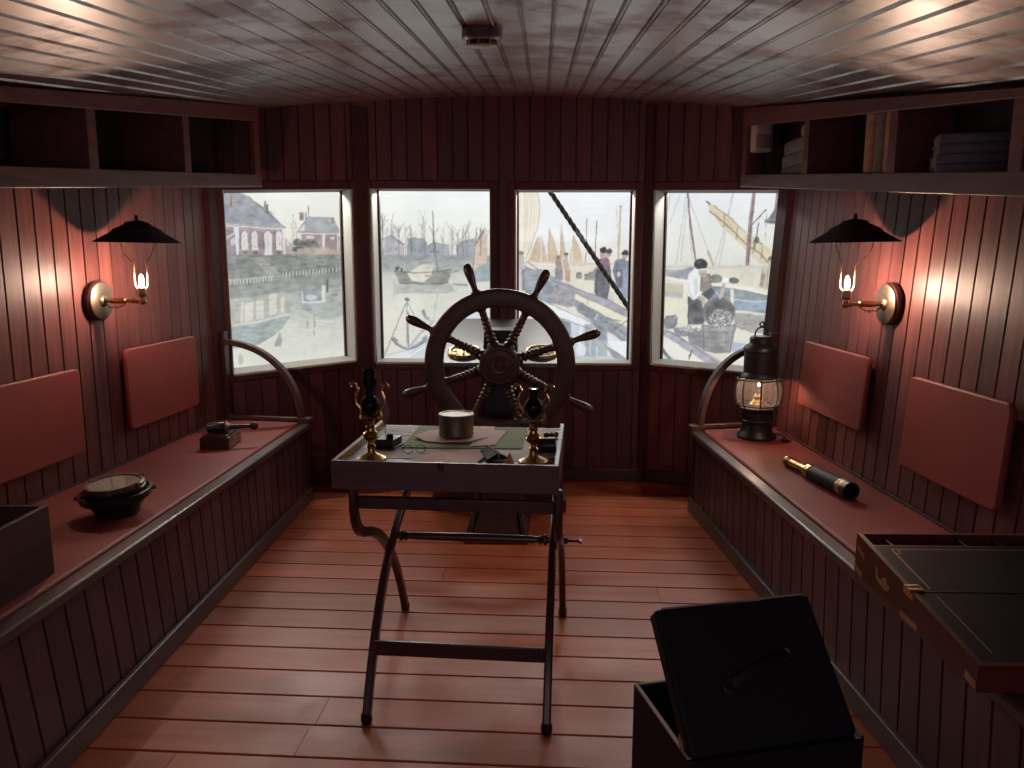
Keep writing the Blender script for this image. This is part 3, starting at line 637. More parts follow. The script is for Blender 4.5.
P_(D2, [(290, 180), (400, 196), (424, 270), (400, 372), (288, 372)], (106, 110, 116)); P_(D2, [(296, 20), (350, -16), (400, -20), (440, 10), (452, 70), (446, 130), (400, 160), (358, 190), (330, 206), (280, 158), (278, 100)], (228, 230, 230)); P_(D2, [(384, 20), (440, 20), (452, 120), (410, 160), (370, 140)], (152, 142, 128)); P_(D2, [(330, 60), (360, 50), (360, 150), (340, 180)], (204, 208, 212)); P_(D2, [(376, 30), (388, 30), (384, 110)], (90, 100, 118)); P_(D2, [(380, 160), (452, 120), (480, 150), (430, 210)], (92, 104, 118))
L_n(D2, [(362, 176), (400, 210), (404, 260)], 26, (206, 168, 146)); E_(D1, (392, 628), 32, 34, (206, 170, 150)); E_(D1, (378, 574), 49, 38, (72, 76, 82)); L_n(D1, [(360, 612), (420, 606)], 12, (228, 222, 214))
E_(D2, (505, 290), 112, 108, (138, 130, 122)); E_(D2, (508, 288), 96, 92, (112, 110, 112)); L_n(D2, [(540, 90), (520, 190)], 24, (206, 178, 158)); E_(D2, (516, 186), 18, 12, (206, 178, 160))
P_(D2, [(384, 374), (480, 384), (612, 368), (632, 350), (616, 420), (580, 562), (480, 562), (398, 545)], (148, 148, 150)); P_(D2, [(196, 400), (290, 376), (388, 400), (386, 470), (300, 440), (214, 450)], (142, 144, 150)); P_(D2, [(290, 430), (390, 440), (398, 545), (300, 490)], (136, 140, 148))
for k in range(60): x = 390+rs.random()*210; L_n(D2, [(x, 400), (x-4, 555)], 3, rs.choice(((134, 134, 140), (166, 164, 164), (150, 148, 146))), .6)
for k in range(230):
    a, r = rs.uniform(0, 2*PI), rs.random()**.5; x, y = 512+78*r*math.cos(a), 330+70*r*math.sin(a)
    L_n(D2, [(x, y), (x+rs.uniform(6, 14), y+rs.uniform(-5, 5))], 4, rs.choice(((240, 242, 242), (216, 220, 222), (178, 182, 186))), .9)
for k in range(70): x, y = rs.uniform(225, 372), rs.uniform(380, 412); L_n(D2, [(x, y), (x+10, y+2)], 4, rs.choice(((236, 238, 238), (206, 210, 212))), .9)
for k in range(50): x, y = rs.uniform(440, 600), rs.uniform(372, 410); L_n(D2, [(x, y), (x+9, y+2)], 4, rs.choice(((232, 234, 234), (206, 210, 212))), .8)
E_(D2, (170, 360), 50, 46, (136, 144, 152)); L_n(D2, [(140, 318), (200, 312)], 12, (120, 126, 132)); L_n(D2, [(200, 305), (216, 330), (200, 380)], 8, (110, 112, 116))
P_(D2, [(110, 400), (200, 430), (330, 510), (480, 600), (640, 690), (560, 720), (420, 640), (300, 550), (110, 440)], (166, 162, 182)); P_(D2, [(110, 440), (300, 552), (420, 640), (520, 700), (110, 700)], (230, 228, 208)); P_(D2, [(110, 560), (200, 590), (260, 640), (110, 660)], (196, 212, 226)); L_n(D2, [(110, 530), (150, 590), (200, 640)], 22, (104, 106, 112)); L_n(D2, [(322, 540), (300, 610)], 9, (110, 106, 112)); E_(D2, (308, 580), 10, 12, (120, 116, 122))
# finer brushwork
CLIP[:] = [0, int((362-U0)*SC)]
for k in range(90): x = rs.uniform(235, 490); y = rs.uniform(372, 500); L_n(A1, [(x, y), (x+rs.uniform(8, 16), y)], 3, rs.choice(((150, 124, 126), (178, 152, 150))), .55)
for k in range(60): x = rs.uniform(612, 830); y = rs.uniform(388, 500); L_n(A1, [(x, y), (x+rs.uniform(8, 16), y)], 3, rs.choice(((146, 118, 114), (180, 152, 148))), .55)
L_n(A1, [(140, 330), (515, 348)], 4, (104, 104, 114), .8); L_n(A1, [(588, 374), (836, 378)], 4, (104, 104, 110), .8); L_n(A1, [(290, 160), (516, 347)], 5, (112, 116, 126), .8); L_n(A1, [(652, 282), (588, 372)], 5, (112, 112, 118), .8); L_n(A1, [(652, 282), (802, 286), (838, 376)], 4, (120, 122, 128), .8)
for x in (247, 308, 385, 458): L_n(A1, [(x-3, 380), (x-1, 478)], 4, (110, 90, 96), .7)
R_(A1, 183, 150, 190, 216, (120, 104, 106)); R_(A1, 404, 212, 412, 262, (112, 100, 100)); L_n(A1, [(150, 516), (590, 510), (860, 516)], 5, (112, 116, 112), .7)
for k in range(160): x = rs.uniform(150, 870); y = rs.uniform(520, 660); L_n(A1, [(x, y), (x+rs.uniform(-4, 8), y-rs.uniform(6, 16))], 3, rs.choice(((104, 112, 106), (120, 124, 114), (160, 164, 156))), .5)
for k in range(14): x = 186+k*19; L_n(A2, [(x+6, 60-k*1.2), (x+6, 96-k*1.6)], 5, (104, 110, 106), .7)
for k in range(18): x = 500+k*20; L_n(A2, [(x+6, 46-k*1.9), (x+6, 16-k*1.9)], 5, (104, 110, 106), .7)
for k in range(120): x = rs.uniform(180, 860); y = rs.uniform(100, 300); L_n(A2, [(x, y), (x+rs.uniform(20, 60), y-rs.uniform(0, 6))], rs.uniform(2, 5), rs.choice(((128, 140, 134), (186, 190, 178), (150, 160, 154))), .45)
CLIP[:] = [int((362-U0)*SC), int((503-U0)*SC)]
for pts in ([(120, 402), (165, 400), (215, 374), (302, 440)], [(320, 412), (346, 396), (430, 398), (456, 432)], [(456, 452), (500, 420), (600, 450)], [(658, 472), (690, 420), (780, 396)]): L_n(B1, pts, 4, (112, 114, 126), .8)
for x, y in ((200, 455), (240, 460), (345, 470), (370, 470), (400, 470), (480, 480), (530, 485), (700, 470)): R_(B1, x, y, x+10, y+18, (112, 112, 122), .7)
for x, h in ((150, 240), (262, 310), (345, 350), (500, 340), (700, 330), (820, 320), (665, 360)):
    L_n(B1, [(x, h), (x+4, 515)], 5, (110, 106, 108), .8)
    for k in range(14): y = rs.uniform(h-30, h+120); L_n(B1, [(x+2, y+36), (x+rs.uniform(-40, 40), y-rs.uniform(5, 35))], 2.5, (134, 128, 128), .7)
L_n(B2, [(232, 6), (300, 12), (380, 20), (625, -4)], 6, (96, 94, 90), .8); L_n(B2, [(270, 92), (560, 94), (602, 82)], 6, (92, 92, 90), .8)
for k in range(14): x = rs.uniform(330, 480); y = rs.uniform(-30, 60); L_n(B2, [(x, y), (x+24, y+10)], 5, rs.choice(((196, 184, 150), (236, 230, 204))), .7)
for x, y in ((248, -8), (262, -12), (284, -2)): E_(B2, (x, y), 7, 12, (88, 86, 88))
for k in range(60): x = rs.uniform(230, 640); y = rs.uniform(98, 160); L_n(B2, [(x, y), (x+rs.uniform(20, 50), y)], 4, rs.choice(((146, 150, 144), (196, 198, 184))), .5)
L_n(B2, [(214, 466), (240, 500), (282, 526), (326, 540), (384, 525), (430, 492)], 7, (98, 106, 118), .8); L_n(B2, [(327, 280), (333, 520)], 5, (110, 114, 120), .8)
CLIP[:] = [int((503-U0)*SC), int((643-U0)*SC)]
for pts in ([(490, 160), (720, 264), (880, 335)], [(250, 212), (560, 345), (700, 418)], [(300, 300), (560, 402), (692, 454)], [(335, 74), (560, 152), (720, 207), (880, 288)]): L_n(C2, pts, 5, (96, 100, 112), .7)
for k in range(26): x = rs.uniform(350, 490); y = rs.uniform(100, 240); L_n(C2, [(x, y), (x+rs.uniform(-18, 18), y+rs.uniform(8, 22))], 4, rs.choice(((120, 112, 114), (186, 176, 172))), .6)
for k in range(16): x = rs.uniform(150, 340); y = rs.uniform(0, 220); L_n(C2, [(x, y), (x+rs.uniform(10, 40), y+rs.uniform(-8, 20))], 5, rs.choice(((118, 130, 142), (182, 192, 200))), .6)
L_n(C2, [(640, 20), (646, 180)], 8, (80, 78, 90), .7); L_n(C2, [(700, 10), (690, 195)], 7, (84, 82, 94), .7); L_n(C1, [(664, 560), (650, 700)], 7, (108, 82, 94), .7); L_n(C1, [(722, 545), (738, 700)], 6, (112, 84, 96), .7); L_n(C1, [(790, 580), (784, 700)], 7, (84, 98, 124), .7); L_n(C1, [(850, 565), (862, 700)], 6, (150, 164, 190), .7)
for k in range(9): L_n(C2, [(540+k*34, 262+k*24), (552+k*34, 230+k*22)], 4, (112, 118, 122), .7)
CLIP[:] = [int((643-U0)*SC), CWD]
for pts in ([(390, 380), (480, 388), (612, 372)], [(394, 376), (402, 548)], [(612, 372), (580, 560)], [(402, 548), (480, 564), (580, 562)], [(196, 402), (214, 452), (300, 442)], [(440, 108), (600, 128), (900, 186)], [(130, 402), (330, 512), (560, 690)]): L_n(D2, pts, 5, (92, 92, 98), .7)
for a0 in range(0, 360, 14):
    a = math.radians(a0); L_n(D2, [(505+96*math.cos(a), 290+92*math.sin(a)), (505+112*math.cos(a+.06), 290+108*math.sin(a+.06))], 5, rs.choice(((96, 88, 82), (170, 160, 148))), .8)
for y in (420, 455, 490, 525): L_n(D2, [(392, y), (480, y+8), (600-(y-420)*.25, y-4)], 4, (116, 114, 116), .6)
L_n(D2, [(300, 200), (296, 365)], 7, (80, 84, 90), .7); L_n(D2, [(350, 210), (346, 368)], 6, (84, 88, 94), .7); L_n(D2, [(290, 90), (300, 150), (332, 196)], 6, (176, 180, 186), .8); L_n(D2, [(440, 20), (452, 110)], 6, (104, 96, 88), .8); L_n(D2, [(366, -4), (376, 60)], 5, (176, 180, 184), .8)
E_(D1, (366, 560), 24, 14, (100, 104, 110), .6); L_n(D1, [(376, 640), (392, 652), (410, 642)], 6, (140, 110, 96), .8)
for k in range(12): L_n(D2, [(620+k*22, 300+k*3), (620+k*22, 330+k*4)], 3, (132, 130, 130), .5)
L_n(D1, [(800, 600), (786, 683)], 6, (150, 126, 108), .7); L_n(D2, [(836, 0), (830, 120)], 6, (150, 128, 110), .7)
CLIP[:] = [0, CWD]
# brush texture over the whole panorama
rng = np.random.default_rng(4)
nz = rng.standard_normal((CHT, CWD)).astype(np.float32)
def smooth(a, k, ax):
    c = np.cumsum(np.insert(a, 0, 0, axis=ax), axis=ax, dtype=np.float64)
    n = a.shape[ax]; i = np.arange(n); hi = np.minimum(i+k, n); lo = np.maximum(i-k, 0)
    return ((np.take(c, hi, ax)-np.take(c, lo, ax))/np.expand_dims((hi-lo), 1-ax)).astype(np.float32)
st = smooth(smooth(nz, 7, 1), 2, 0); IMG += (st/st.std()*3.0*np.clip((232-IMG.mean(-1))/40, .25, 1))[..., None]
m2 = smooth(smooth(smooth(smooth(np.roll(nz, 777, 1), 6, 0), 9, 1), 5, 0), 5, 1); dk = np.clip((225-IMG.mean(-1))/60, .12, 1.3); IMG += (m2/m2.std()*4.6*dk)[..., None]
def wob(sh, k): q = smooth(smooth(smooth(smooth(np.roll(nz, sh, 0), k, 0), k, 1), k, 0), k, 1); return q/q.std()
W1, W2, W3, W4 = wob(101, 7), wob(233, 7), wob(57, 16), wob(311, 16)
big = smooth(smooth(smooth(nz, 40, 1), 40, 0), 30, 1); IMG += (big/big.std()*2.2)[..., None]
IMG = np.stack([smooth(smooth(IMG[..., c], 1, 1), 2, 0) for c in range(3)], -1)
gy = IMG.mean(-1, keepdims=True); IMG = gy+(IMG-gy)*.49; IMG = (IMG-178)*np.where(IMG < 178, 1.05, .95)+182
IMG = IMG.clip(0, 255)/255.
# physical panel: three upright leaves parallel to the stern, standing outside the windows
DM = .56
nb, nl, nr = Vector((.0439, .999)), Vector((-.423, .906)), Vector((.423, .906))
def isect(P1, d1, P2, d2):
    m = d1.x*(-d2.y)+d2.x*d1.y; q = P2-P1; s = (q.x*(-d2.y)+d2.x*q.y)/m
    return P1+d1*s
b0, l0, r0 = PB+nb*DM, PL+nl*DM, PR+nr*DM
JL, JR = isect(b0, DB, l0, DL), isect(b0, DB, r0, DR)
leafs = [(JL+DL*1.05, JL), (JL, JR), (JR, JR+DR*1.0)]
Z0, Z1, NZ = .45, 2.25, 330
sp = []
for (a, b) in leafs:
    n = int((b-a).length/.0052)
    sp += [a+(b-a)*(i/n) for i in range(n)]
sp.append(leafs[-1][1])
XY = np.array([(p.x, p.y) for p in sp]); NS = len(XY)
ZZ = np.linspace(Z0, Z1, NZ)
X = np.repeat(XY[:, 0][:, None], NZ, 1); Yg = np.repeat(XY[:, 1][:, None], NZ, 1); Zg = np.repeat(ZZ[None], NS, 0)
cp, sn = math.cos(PITCH), math.sin(PITCH)
dep = Yg*cp-(Zg-CH)*sn; hh = Yg*sn+(Zg-CH)*cp
uu = ((512+F*X/dep)-U0)*SC; vv = ((384-F*hh/dep)-V0)*SC
ju, jv = np.clip(uu, 0, CWD-1).astype(int), np.clip(vv, 0, CHT-1).astype(int)
uu = uu+W1[jv, ju]*.6+W3[jv, ju]*.5; vv = vv+W2[jv, ju]*.6+W4[jv, ju]*.5
ui = np.clip(uu-.5, 0, CWD-1.001); vi = np.clip(vv-.5, 0, CHT-1.001)
iu, iv = ui.astype(int), vi.astype(int); fu, fv = (ui-iu)[..., None], (vi-iv)[..., None]
c = IMG[iv, iu]*(1-fu)*(1-fv)+IMG[iv, iu+1]*fu*(1-fv)+IMG[iv+1, iu]*(1-fu)*fv+IMG[iv+1, iu+1]*fu*fv
c = np.where(c <= .04045, c/12.92, ((c+.055)/1.055)**2.4)
me = bpy.data.meshes.new('harbour_mural')
co = np.stack([X, Yg, Zg], -1).reshape(-1, 3).astype('f')
idx = np.arange(NS*NZ).reshape(NS, NZ)
fc = np.stack([idx[:-1, :-1], idx[1:, :-1], idx[1:, 1:], idx[:-1, 1:]], -1).reshape(-1, 4)
me.vertices.add(len(co)); me.vertices.foreach_set('co', co.ravel())
me.loops.add(fc.size); me.loops.foreach_set('vertex_index', fc.ravel().astype('i'))
me.polygons.add(len(fc)); me.polygons.foreach_set('loop_start', (np.arange(len(fc))*4).astype('i')); me.polygons.foreach_set('loop_total', np.full(len(fc), 4, 'i'))
me.update()
ca = me.color_attributes.new('paint', 'FLOAT_COLOR', 'POINT')
ca.data.foreach_set('color', np.concatenate([c.reshape(-1, 3), np.ones((NS*NZ, 1))], 1).astype('f').ravel())
mm, nt, out = new_mat('backlit_painting')
at = nt.nodes.new('ShaderNodeAttribute'); at.attribute_name = 'paint'
em = nt.nodes.new('ShaderNodeEmission'); em.inputs['Strength'].default_value = .92
nt.links.new(at.outputs['Color'], em.inputs['Color']); nt.links.new(em.outputs[0], out.inputs['Surface'])
me.materials.append(mm)
mo = bpy.data.objects.new('harbour_mural', me); COL.objects.link(mo)
sb = MB()
for (a, b) in leafs:
    for t in (.06, .94):
        p = a+(b-a)*t; sb = MB(); sb.box(p.x-.02, p.x+.02, p.y+.01, p.y+.05, 0, Z1); sb.build('support_post', M['void'], mo)
tag(mo, 'backlit painted harbour panorama outside the four windows', 'mural')
# thick rope crossing outside the third window
def onY(u, v, Y):
    b = -(v-384)/F; yy = cp+b*sn; t = Y/yy
    return Vector(((u-512)/F*t, Y, CH+(-sn+b*cp)*t))
ra, rb = Vector((.165, 5.47, 2.06)), Vector((.905, 5.45, 1.060))
ra, rb = onY(541, 178, 5.47), onY(645, 332, 5.45)
rp = MB(); n = 90; d = rb-ra; t_ = d.normalized(); e1 = t_.cross(Vector((0, 1, 0))).normalized(); e2 = t_.cross(e1)
for s in range(3):
    rp.tube([d*(i/n)+.0085*(math.cos(i*.62+s*2*PI/3)*e1+math.sin(i*.62+s*2*PI/3)*e2) for i in range(n+1)], .0105, 8)
ro = rp.build('rope', M['rope'], loc=ra, sharp=1.2); tag(ro, 'thick dark rope slanting outside the third window', 'rope')

# ------------------------------------------------------------------ benches
def bench(side):
    if side == 'L':
        Yf, Yw, Yn = 4.735, 4.83, .7
        ft = lambda Y: -1.226-.0529*(4.74-Y); fb = lambda Y: -1.233-.0295*(4.74-Y)
        wl = lambda Y: leftwall(Y, 0).x+.004; sg = -1
        lab = 'long panelled bench with red seat along the wall with the bowl compass'
        wpt = lambda Y: Vector((wl(Y), Y))
    else:
        Yf, Yw, Yn = 4.53, 4.625, .7
        ft = lambda Y: 1.041+.0351*(4.516-Y); fb = lambda Y: 1.043+.0411*(4.583-Y)
        wl = lambda Y: rightwall(Y, .45).x-.004; sg = 1
        lab = 'long panelled bench with red seat along the wall with the telescope and lantern'
    P = empty('bench', lab, 'bench', (ft(Yf), Yf, 0), group='built-in benches')
    O = Vector((ft(Yf), Yf, 0))
    def loc(x, Y, z): return Vector((x, Y, z))-O
    zt = .49
    # boarded front, leaning as measured
    def pf(s, z, off=0.):
        t = z/zt; x = fb(s)*(1-t)+ft(s)*t + sg*.028
        return loc(x-sg*off, s, z)
    mb = MB(); strips(mb, pf, Yn, Yf, lambda s: 0., lambda s: .455, .105, phase=Yf-.03)
    mb.build('front_panel', M['bench'], P)
    mb = MB()                                     # plain end board
    mb.box8([loc(fb(Yf)+sg*.02, Yf-.02, 0), loc(wl(Yw), Yw-.02, 0), loc(wl(Yw), Yw, 0), loc(fb(Yf)+sg*.02, Yf, 0),
             loc(ft(Yf)+sg*.02, Yf-.02, .455), loc(wl(Yw), Yw-.02, .455), loc(wl(Yw), Yw, .455), loc(ft(Yf)+sg*.02, Yf, .455)], .4)
    mb.build('end_panel', M['bench'], P)
    mb = MB()                                     # plinth
    mb.box8([loc(fb(Yn), Yn, 0), loc(fb(Yn)+sg*.03, Yn, 0), loc(fb(Yf)+sg*.03, Yf+.01, 0), loc(fb(Yf), Yf+.01, 0),
             loc(fb(Yn)+sg*.006, Yn, .075), loc(fb(Yn)+sg*.03, Yn, .075), loc(fb(Yf)+sg*.03, Yf+.01, .075), loc(fb(Yf)+sg*.006, Yf+.01, .075)])
    mb.build('plinth', M['rail'], P, bevel=.006)
    mb = MB()                                     # nosing along the front of the seat
    ew = .062
    mb.box8([loc(ft(Yn), Yn, .452), loc(ft(Yn)+sg*ew, Yn, .452), loc(ft(Yf)+sg*ew, Yf+.012, .452), loc(ft(Yf), Yf+.012, .452),
             loc(ft(Yn), Yn, zt), loc(ft(Yn)+sg*ew, Yn, zt), loc(ft(Yf)+sg*ew, Yf+.012, zt), loc(ft(Yf), Yf+.012, zt)])
    mb.build('edge_rail', M['rail'], P, bevel=.008)
    mb = MB()
    a = sg*(ew+.008)
    mb.box8([loc(ft(Yn)+a, Yn, .44), loc(wl(Yn)-sg*.012, Yn, .44), loc(wl(Yw)-sg*.012, Yw-.03, .44), loc(ft(Yf)+a, Yf-.03, .44),
             loc(ft(Yn)+a, Yn, zt+.006), loc(wl(Yn)-sg*.012, Yn, zt+.006), loc(wl(Yw)-sg*.012, Yw-.03, zt+.006), loc(ft(Yf)+a, Yf-.03, zt+.006)])
    mb.build('seat_pad', M['pad'], P, bevel=.010)
    mb = MB()                                     # wall fillet behind the pad
    mb.box8([loc(wl(Yn)-sg*.013, Yn, .44), loc(wl(Yn), Yn, .44), loc(wl(Yw), Yw-.03, .44), loc(wl(Yw)-sg*.013, Yw-.03, .44),
             loc(wl(Yn)-sg*.013, Yn, .50), loc(wl(Yn), Yn, .50), loc(wl(Yw), Yw-.03, .50), loc(wl(Yw)-sg*.013, Yw-.03, .50)])
    mb.build('wall_fillet', M['rail'], P)
    # raised end: low rail, corner block, post and curved arm
    A = Vector((ft(Yf)+sg*.005, Yf-.012)); B = Vector((wl(Yw)-sg*.02, Yw-.012))
    d = (B-A).normalized(); n = Vector((d.y, -d.x)) if d.x < 0 else Vector((-d.y, d.x))
    def ep(t, z): q = A+d*t; return loc(q.x, q.y, z)
    ln = (B-A).length
    nv = (-d.y, d.x, 0)
    mb = MB(); mb.bar([ep(.05, .507), ep(ln, .507)], nv, .034, .026); mb.build('end_rail', M['rail'], P, bevel=.005)
    mb = MB(); mb.bar([ep(-.008, .503), ep(.075, .503)], nv, .062, .036); mb.build('corner_block', M['rail'], P, bevel=.006)
    pz = 1.045 if side == 'L' else 1.05
    pt = ln-.005
    mb = MB(); mb.bar([ep(pt, .49), ep(pt, pz)], nv, .05, .06); mb.build('arm_post', M['darkZ'], P, bevel=.004)
    q = bez(ep(pt-.02, .975), ep(pt-.28, .965), ep(.075, .80), ep(.055, .51), 18)
    mb = MB(); mb.bar(q, nv, .05, .034); mb.build('arm_rest', M['rail'], P, bevel=.005)
    return P
bench('L'); bench('R')

# ------------------------------------------------------------------ red back pads on the walls
def wpad(wallf, Y0, Y1, z0, z1, sg, label):
    Yc, zc = (Y0+Y1)/2, (z0+z1)/2
    c = wallf(Yc, zc, .0)
    a, b = wallf(Y0, zc, 0), wallf(Y1, zc, 0)
    ex = (b-a).normalized(); ez = (wallf(Yc, z1, 0)-wallf(Yc, z0, 0)).normalized(); en = ex.cross(ez).normalized()
    if en.x*sg < 0: en = -en
    P = empty('back_pad', label, 'pad', c, group='red back pads on the walls')
    T = Matrix((ex, ez, en)).transposed().to_4x4()
    w, h = (Y1-Y0)/2, (z1-z0)/2
    mb = MB(); mb.prism(rrect(-w, w, -h, h, .03), .026, .05, T=T); mb.build('cushion', M['pad'], P, bevel=.007)
    mb = MB(); mb.prism(rrect(-w+.05, w-.05, -h+.05, h-.05, .01), .0, .026, T=T); mb.build('backing_board', M['shelfin'], P)
wpad(leftwall, 3.785, 4.47, .650, 1.050, 1, 'red wall pad above the small box with the dark rod')
wpad(leftwall, 2.76, 3.44, .632, 1.010, 1, 'red wall pad above the bowl compass, cut off by the edge')
wpad(rightwall, 3.49, 4.20, .705, 1.047, -1, 'red wall pad beside the lit lantern')
wpad(rightwall, 2.52, 3.14, .650, 1.020, -1, 'red wall pad above the dark writing slope')

# ------------------------------------------------------------------ shelves under the ceiling
def shelf(side):
    if side == 'L':
        xf = lambda Y: -1.929+.094*Y
        zb = lambda Y: 1.7165+(Y-2.66)*.0843
        zt = lambda Y: 2.032+(Y-2.705)*.1390
        wf, sg, Ye = leftwall, -1, 4.80
        divs = (1.65, 2.44, 3.187, 3.934)
        lab = 'open wall shelf above the bowl compass bench, all its compartments empty'
    else:
        xf = lambda Y: 1.546-.0385*Y
        zb = lambda Y: 1.663+(Y-2.305)*.0936
        zt = lambda Y: 1.977+(Y-2.353)*.1300
        wf, sg, Ye = rightwall, 1, 4.84
        divs = (1.55, 2.365, 3.079, 3.895)
        lab = 'open wall shelf holding old books above the telescope bench'
    Y0 = .9
    O = Vector((xf(Ye), Ye, zb(Ye)))
    P = empty('wall_shelf', lab, 'shelf', O, group='wall shelves')
    def loc(x, Y, z): return Vector((x, Y, z))-O
    def wx(Y, z): return wf(Y, z, .003).x
    def slab(name, a0, a1, h0, h1, mat, ya=Y0, yb=Ye, bev=.004):
        mb = MB()
        p = []
        for top in (h0, h1):
            for (Y, a) in ((ya, a0), (ya, a1), (yb, a1), (yb, a0)):
                x = wx(Y, top(Y)) if a == 'w' else xf(Y)+sg*a
                p.append(loc(x, Y, top(Y)))
        mb.box8(p); return mb.build(name, mat, P, bevel=bev)
    slab('bottom_rail', 0., .026, zb, lambda Y: zb(Y)+.072, M['shelf'])
    slab('top_rail', 0., .026, lambda Y: zt(Y)-.036-.008*(Y-2.6), lambda Y: ceilz(xf(Y), Y)-.004, M['shelfred'])
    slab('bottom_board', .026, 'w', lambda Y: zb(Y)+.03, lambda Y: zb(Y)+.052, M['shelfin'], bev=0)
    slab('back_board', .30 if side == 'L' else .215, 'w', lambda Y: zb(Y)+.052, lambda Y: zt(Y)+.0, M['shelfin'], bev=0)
    for Y in divs:
        mb = MB(); h = .030
        p = []
        for f in (lambda Y: zb(Y)+.06, lambda Y: zt(Y)-.02):
            for (yy, a) in ((Y-h, 0.002), (Y-h, 'w'), (Y+h, 'w'), (Y+h, 0.002)):
                z = f(yy); x = wx(yy, z) if a == 'w' else xf(yy)+sg*a
                p.append(loc(x, yy, z))
        mb.box8(p); mb.build('divider', M['shelfred'], P, bevel=.003)
    slab('end_post', .002, .034, lambda Y: zb(Y)+.06, lambda Y: zt(Y)-.03, M['shelfred'], ya=Ye-.075, yb=Ye-.002)
    return P, xf, zb
shelf('L'); SR, xfR, zbR = shelf('R')

# books and a motion sensor on the right-hand shelf
def book(loc, size, lying, mat, label, cat='book', group=None, rotz=0.):
    """spine faces -x (into the room); size = (thickness, width/depth, length)"""
    th, wd, ln = size
    P = empty('book', label, cat, loc, rotz, group)
    cv, pg = MB(), MB()
    if lying:                                     # spine along y, pages to +x
        cv.box(0, wd, -ln/2, ln/2, 0, .004); cv.box(0, wd, -ln/2, ln/2, th-.004, th)
        pts = [(.004*math.sin(a)*-2.2, th/2-math.cos(a)*th/2) for a in np.linspace(0, PI, 9)]
        k = len(pts)
        vs = [(x, -ln/2, z) for x, z in pts]+[(x, ln/2, z) for x, z in pts]+[(.004, -ln/2, z) for x, z in pts]+[(.004, ln/2, z) for x, z in pts]
        cv.add(vs, [(i, i+1, k+i+1, k+i) for i in range(k-1)]+[(i, 2*k+i, 2*k+i+1, i+1) for i in range(k-1)]+[(k+i, k+i+1, 3*k+i+1, 3*k+i) for i in range(k-1)])
        pg.box(.004, wd-.006, -ln/2+.004, ln/2-.004, .004, th-.004)
    else:
        cv.box(0, wd, 0, .004, 0, ln); cv.box(0, wd, th-.004, th, 0, ln)
        pts = [(-.009*math.sin(a), th/2-math.cos(a)*th/2) for a in np.linspace(0, PI, 9)]; k = len(pts)
        vs = [(x, y, 0) for x, y in pts]+[(x, y, ln) for x, y in pts]+[(.004, y, 0) for x, y in pts]+[(.004, y, ln) for x, y in pts]
        cv.add(vs, [(i, i+1, k+i+1, k+i) for i in range(k-1)]+[(i, 2*k+i, 2*k+i+1, i+1) for i in range(k-1)]+[(k+i, k+i+1, 3*k+i+1, 3*k+i) for i in range(k-1)])
        for f in (.18, .38, .6, .8):              # raised bands
            cv.box(-.0095, 0, .012, th-.012, ln*f-.003, ln*f+.003)
        pg.box(.004, wd-.006, .004, th-.004, .004, ln-.004)
    cv.build('cover', mat, P); pg.build('pages', M['page'], P)
    return P
def shz(Y): return zbR(Y)+.052
names = ['lowest', 'second lowest', 'second from the top', 'topmost']
for i in range(4):
    th = .033
    book((1.548-.004*(i % 2), 2.735, shz(2.735)+.015+i*(th+.0005)), (th, .16, .226-.006*i), True, M['bookg'],
         'large grey book lying %s in the stack of four on the shelf' % names[i], group='large grey books in a stack', rotz=math.radians(70))
nm = ['against the divider', 'between its two neighbours', 'at the free end']
for i in range(3):
    Y = 3.112+i*.081; w_ = .079
    book((xfR(Y)+.028, Y, shz(Y+w_)), (w_, .15, .262-.008*(i % 2)), False, [M['bookt'], M['bookgr'], M['bookt']][i],
         'tall %s book standing %s on the shelf' % (['tan', 'olive brown', 'tan'][i], nm[i]), group='upright tall books')
zz = shz(3.97)
for i, (th, ln, mt, lb) in enumerate(((.055, .26, 'bookgr', 'olive book at the bottom of the small stack behind the divider'),
                                      (.055, .25, 'bookgr', 'olive book second from bottom in the small stack behind the divider'),
                                      (.058, .23, 'bookgr', 'olive book under the little tan book in the small stack'),
                                      (.075, .21, 'bookgr', 'thick pale olive book just below the little tan book'),)):
    pass
stack = [(.045, .24, 'bookgr', 'dark olive book at the foot of the small stack near the window'),
         (.050, .24, 'bookgr', 'dark olive book second from the foot of the small stack near the window'),
         (.056, .22, 'bookgr', 'olive book third from the foot of the small stack near the window'),
         (.062, .205, 'bookgr', 'paler olive book just beneath the little tan book near the window')]
stack = [(.066, .35, 'bookgr', 'olive book at the foot of the small stack near the window'),
         (.062, .335, 'bookgr', 'olive book in the middle of the small stack near the window'),
         (.066, .31, 'bookgr', 'olive book just beneath the little tan book near the window')]
for (th, ln, mt, lb) in stack:
    book((xfR(4.1)+.045, 3.968+ln/2, zz+.012), (th, .14, ln), True, M[mt], lb, group='small olive books in a stack'); zz += th+.0005
book((xfR(4.1)+.05, 4.012, zz+.012), (.055, .10, .085), True, M['bookt'], 'little tan book on top of the small olive stack', group=None)
P = empty('motion_sensor', 'small pale motion sensor fixed in the end compartment of the book shelf', 'sensor', (1.436, 4.70, 2.085))
mb = MB(); mb.prism(rrect(-.058, .056, -.04, .05, .025), 0, .172); mb.build('body', M['plastic'], P, bevel=.010)
mb = MB(); mb.box(-.03, .03, .048, .185, .05, .12); mb.build('mounting_bracket', M['plastic'], P, bevel=.004)
mb = MB(); mb.prism([(-.048, -.040), (-.03, -.047), (.024, -.047), (.040, -.040)], .015, .092); mb.build('lens', M['plasticd'], P, bevel=.003)

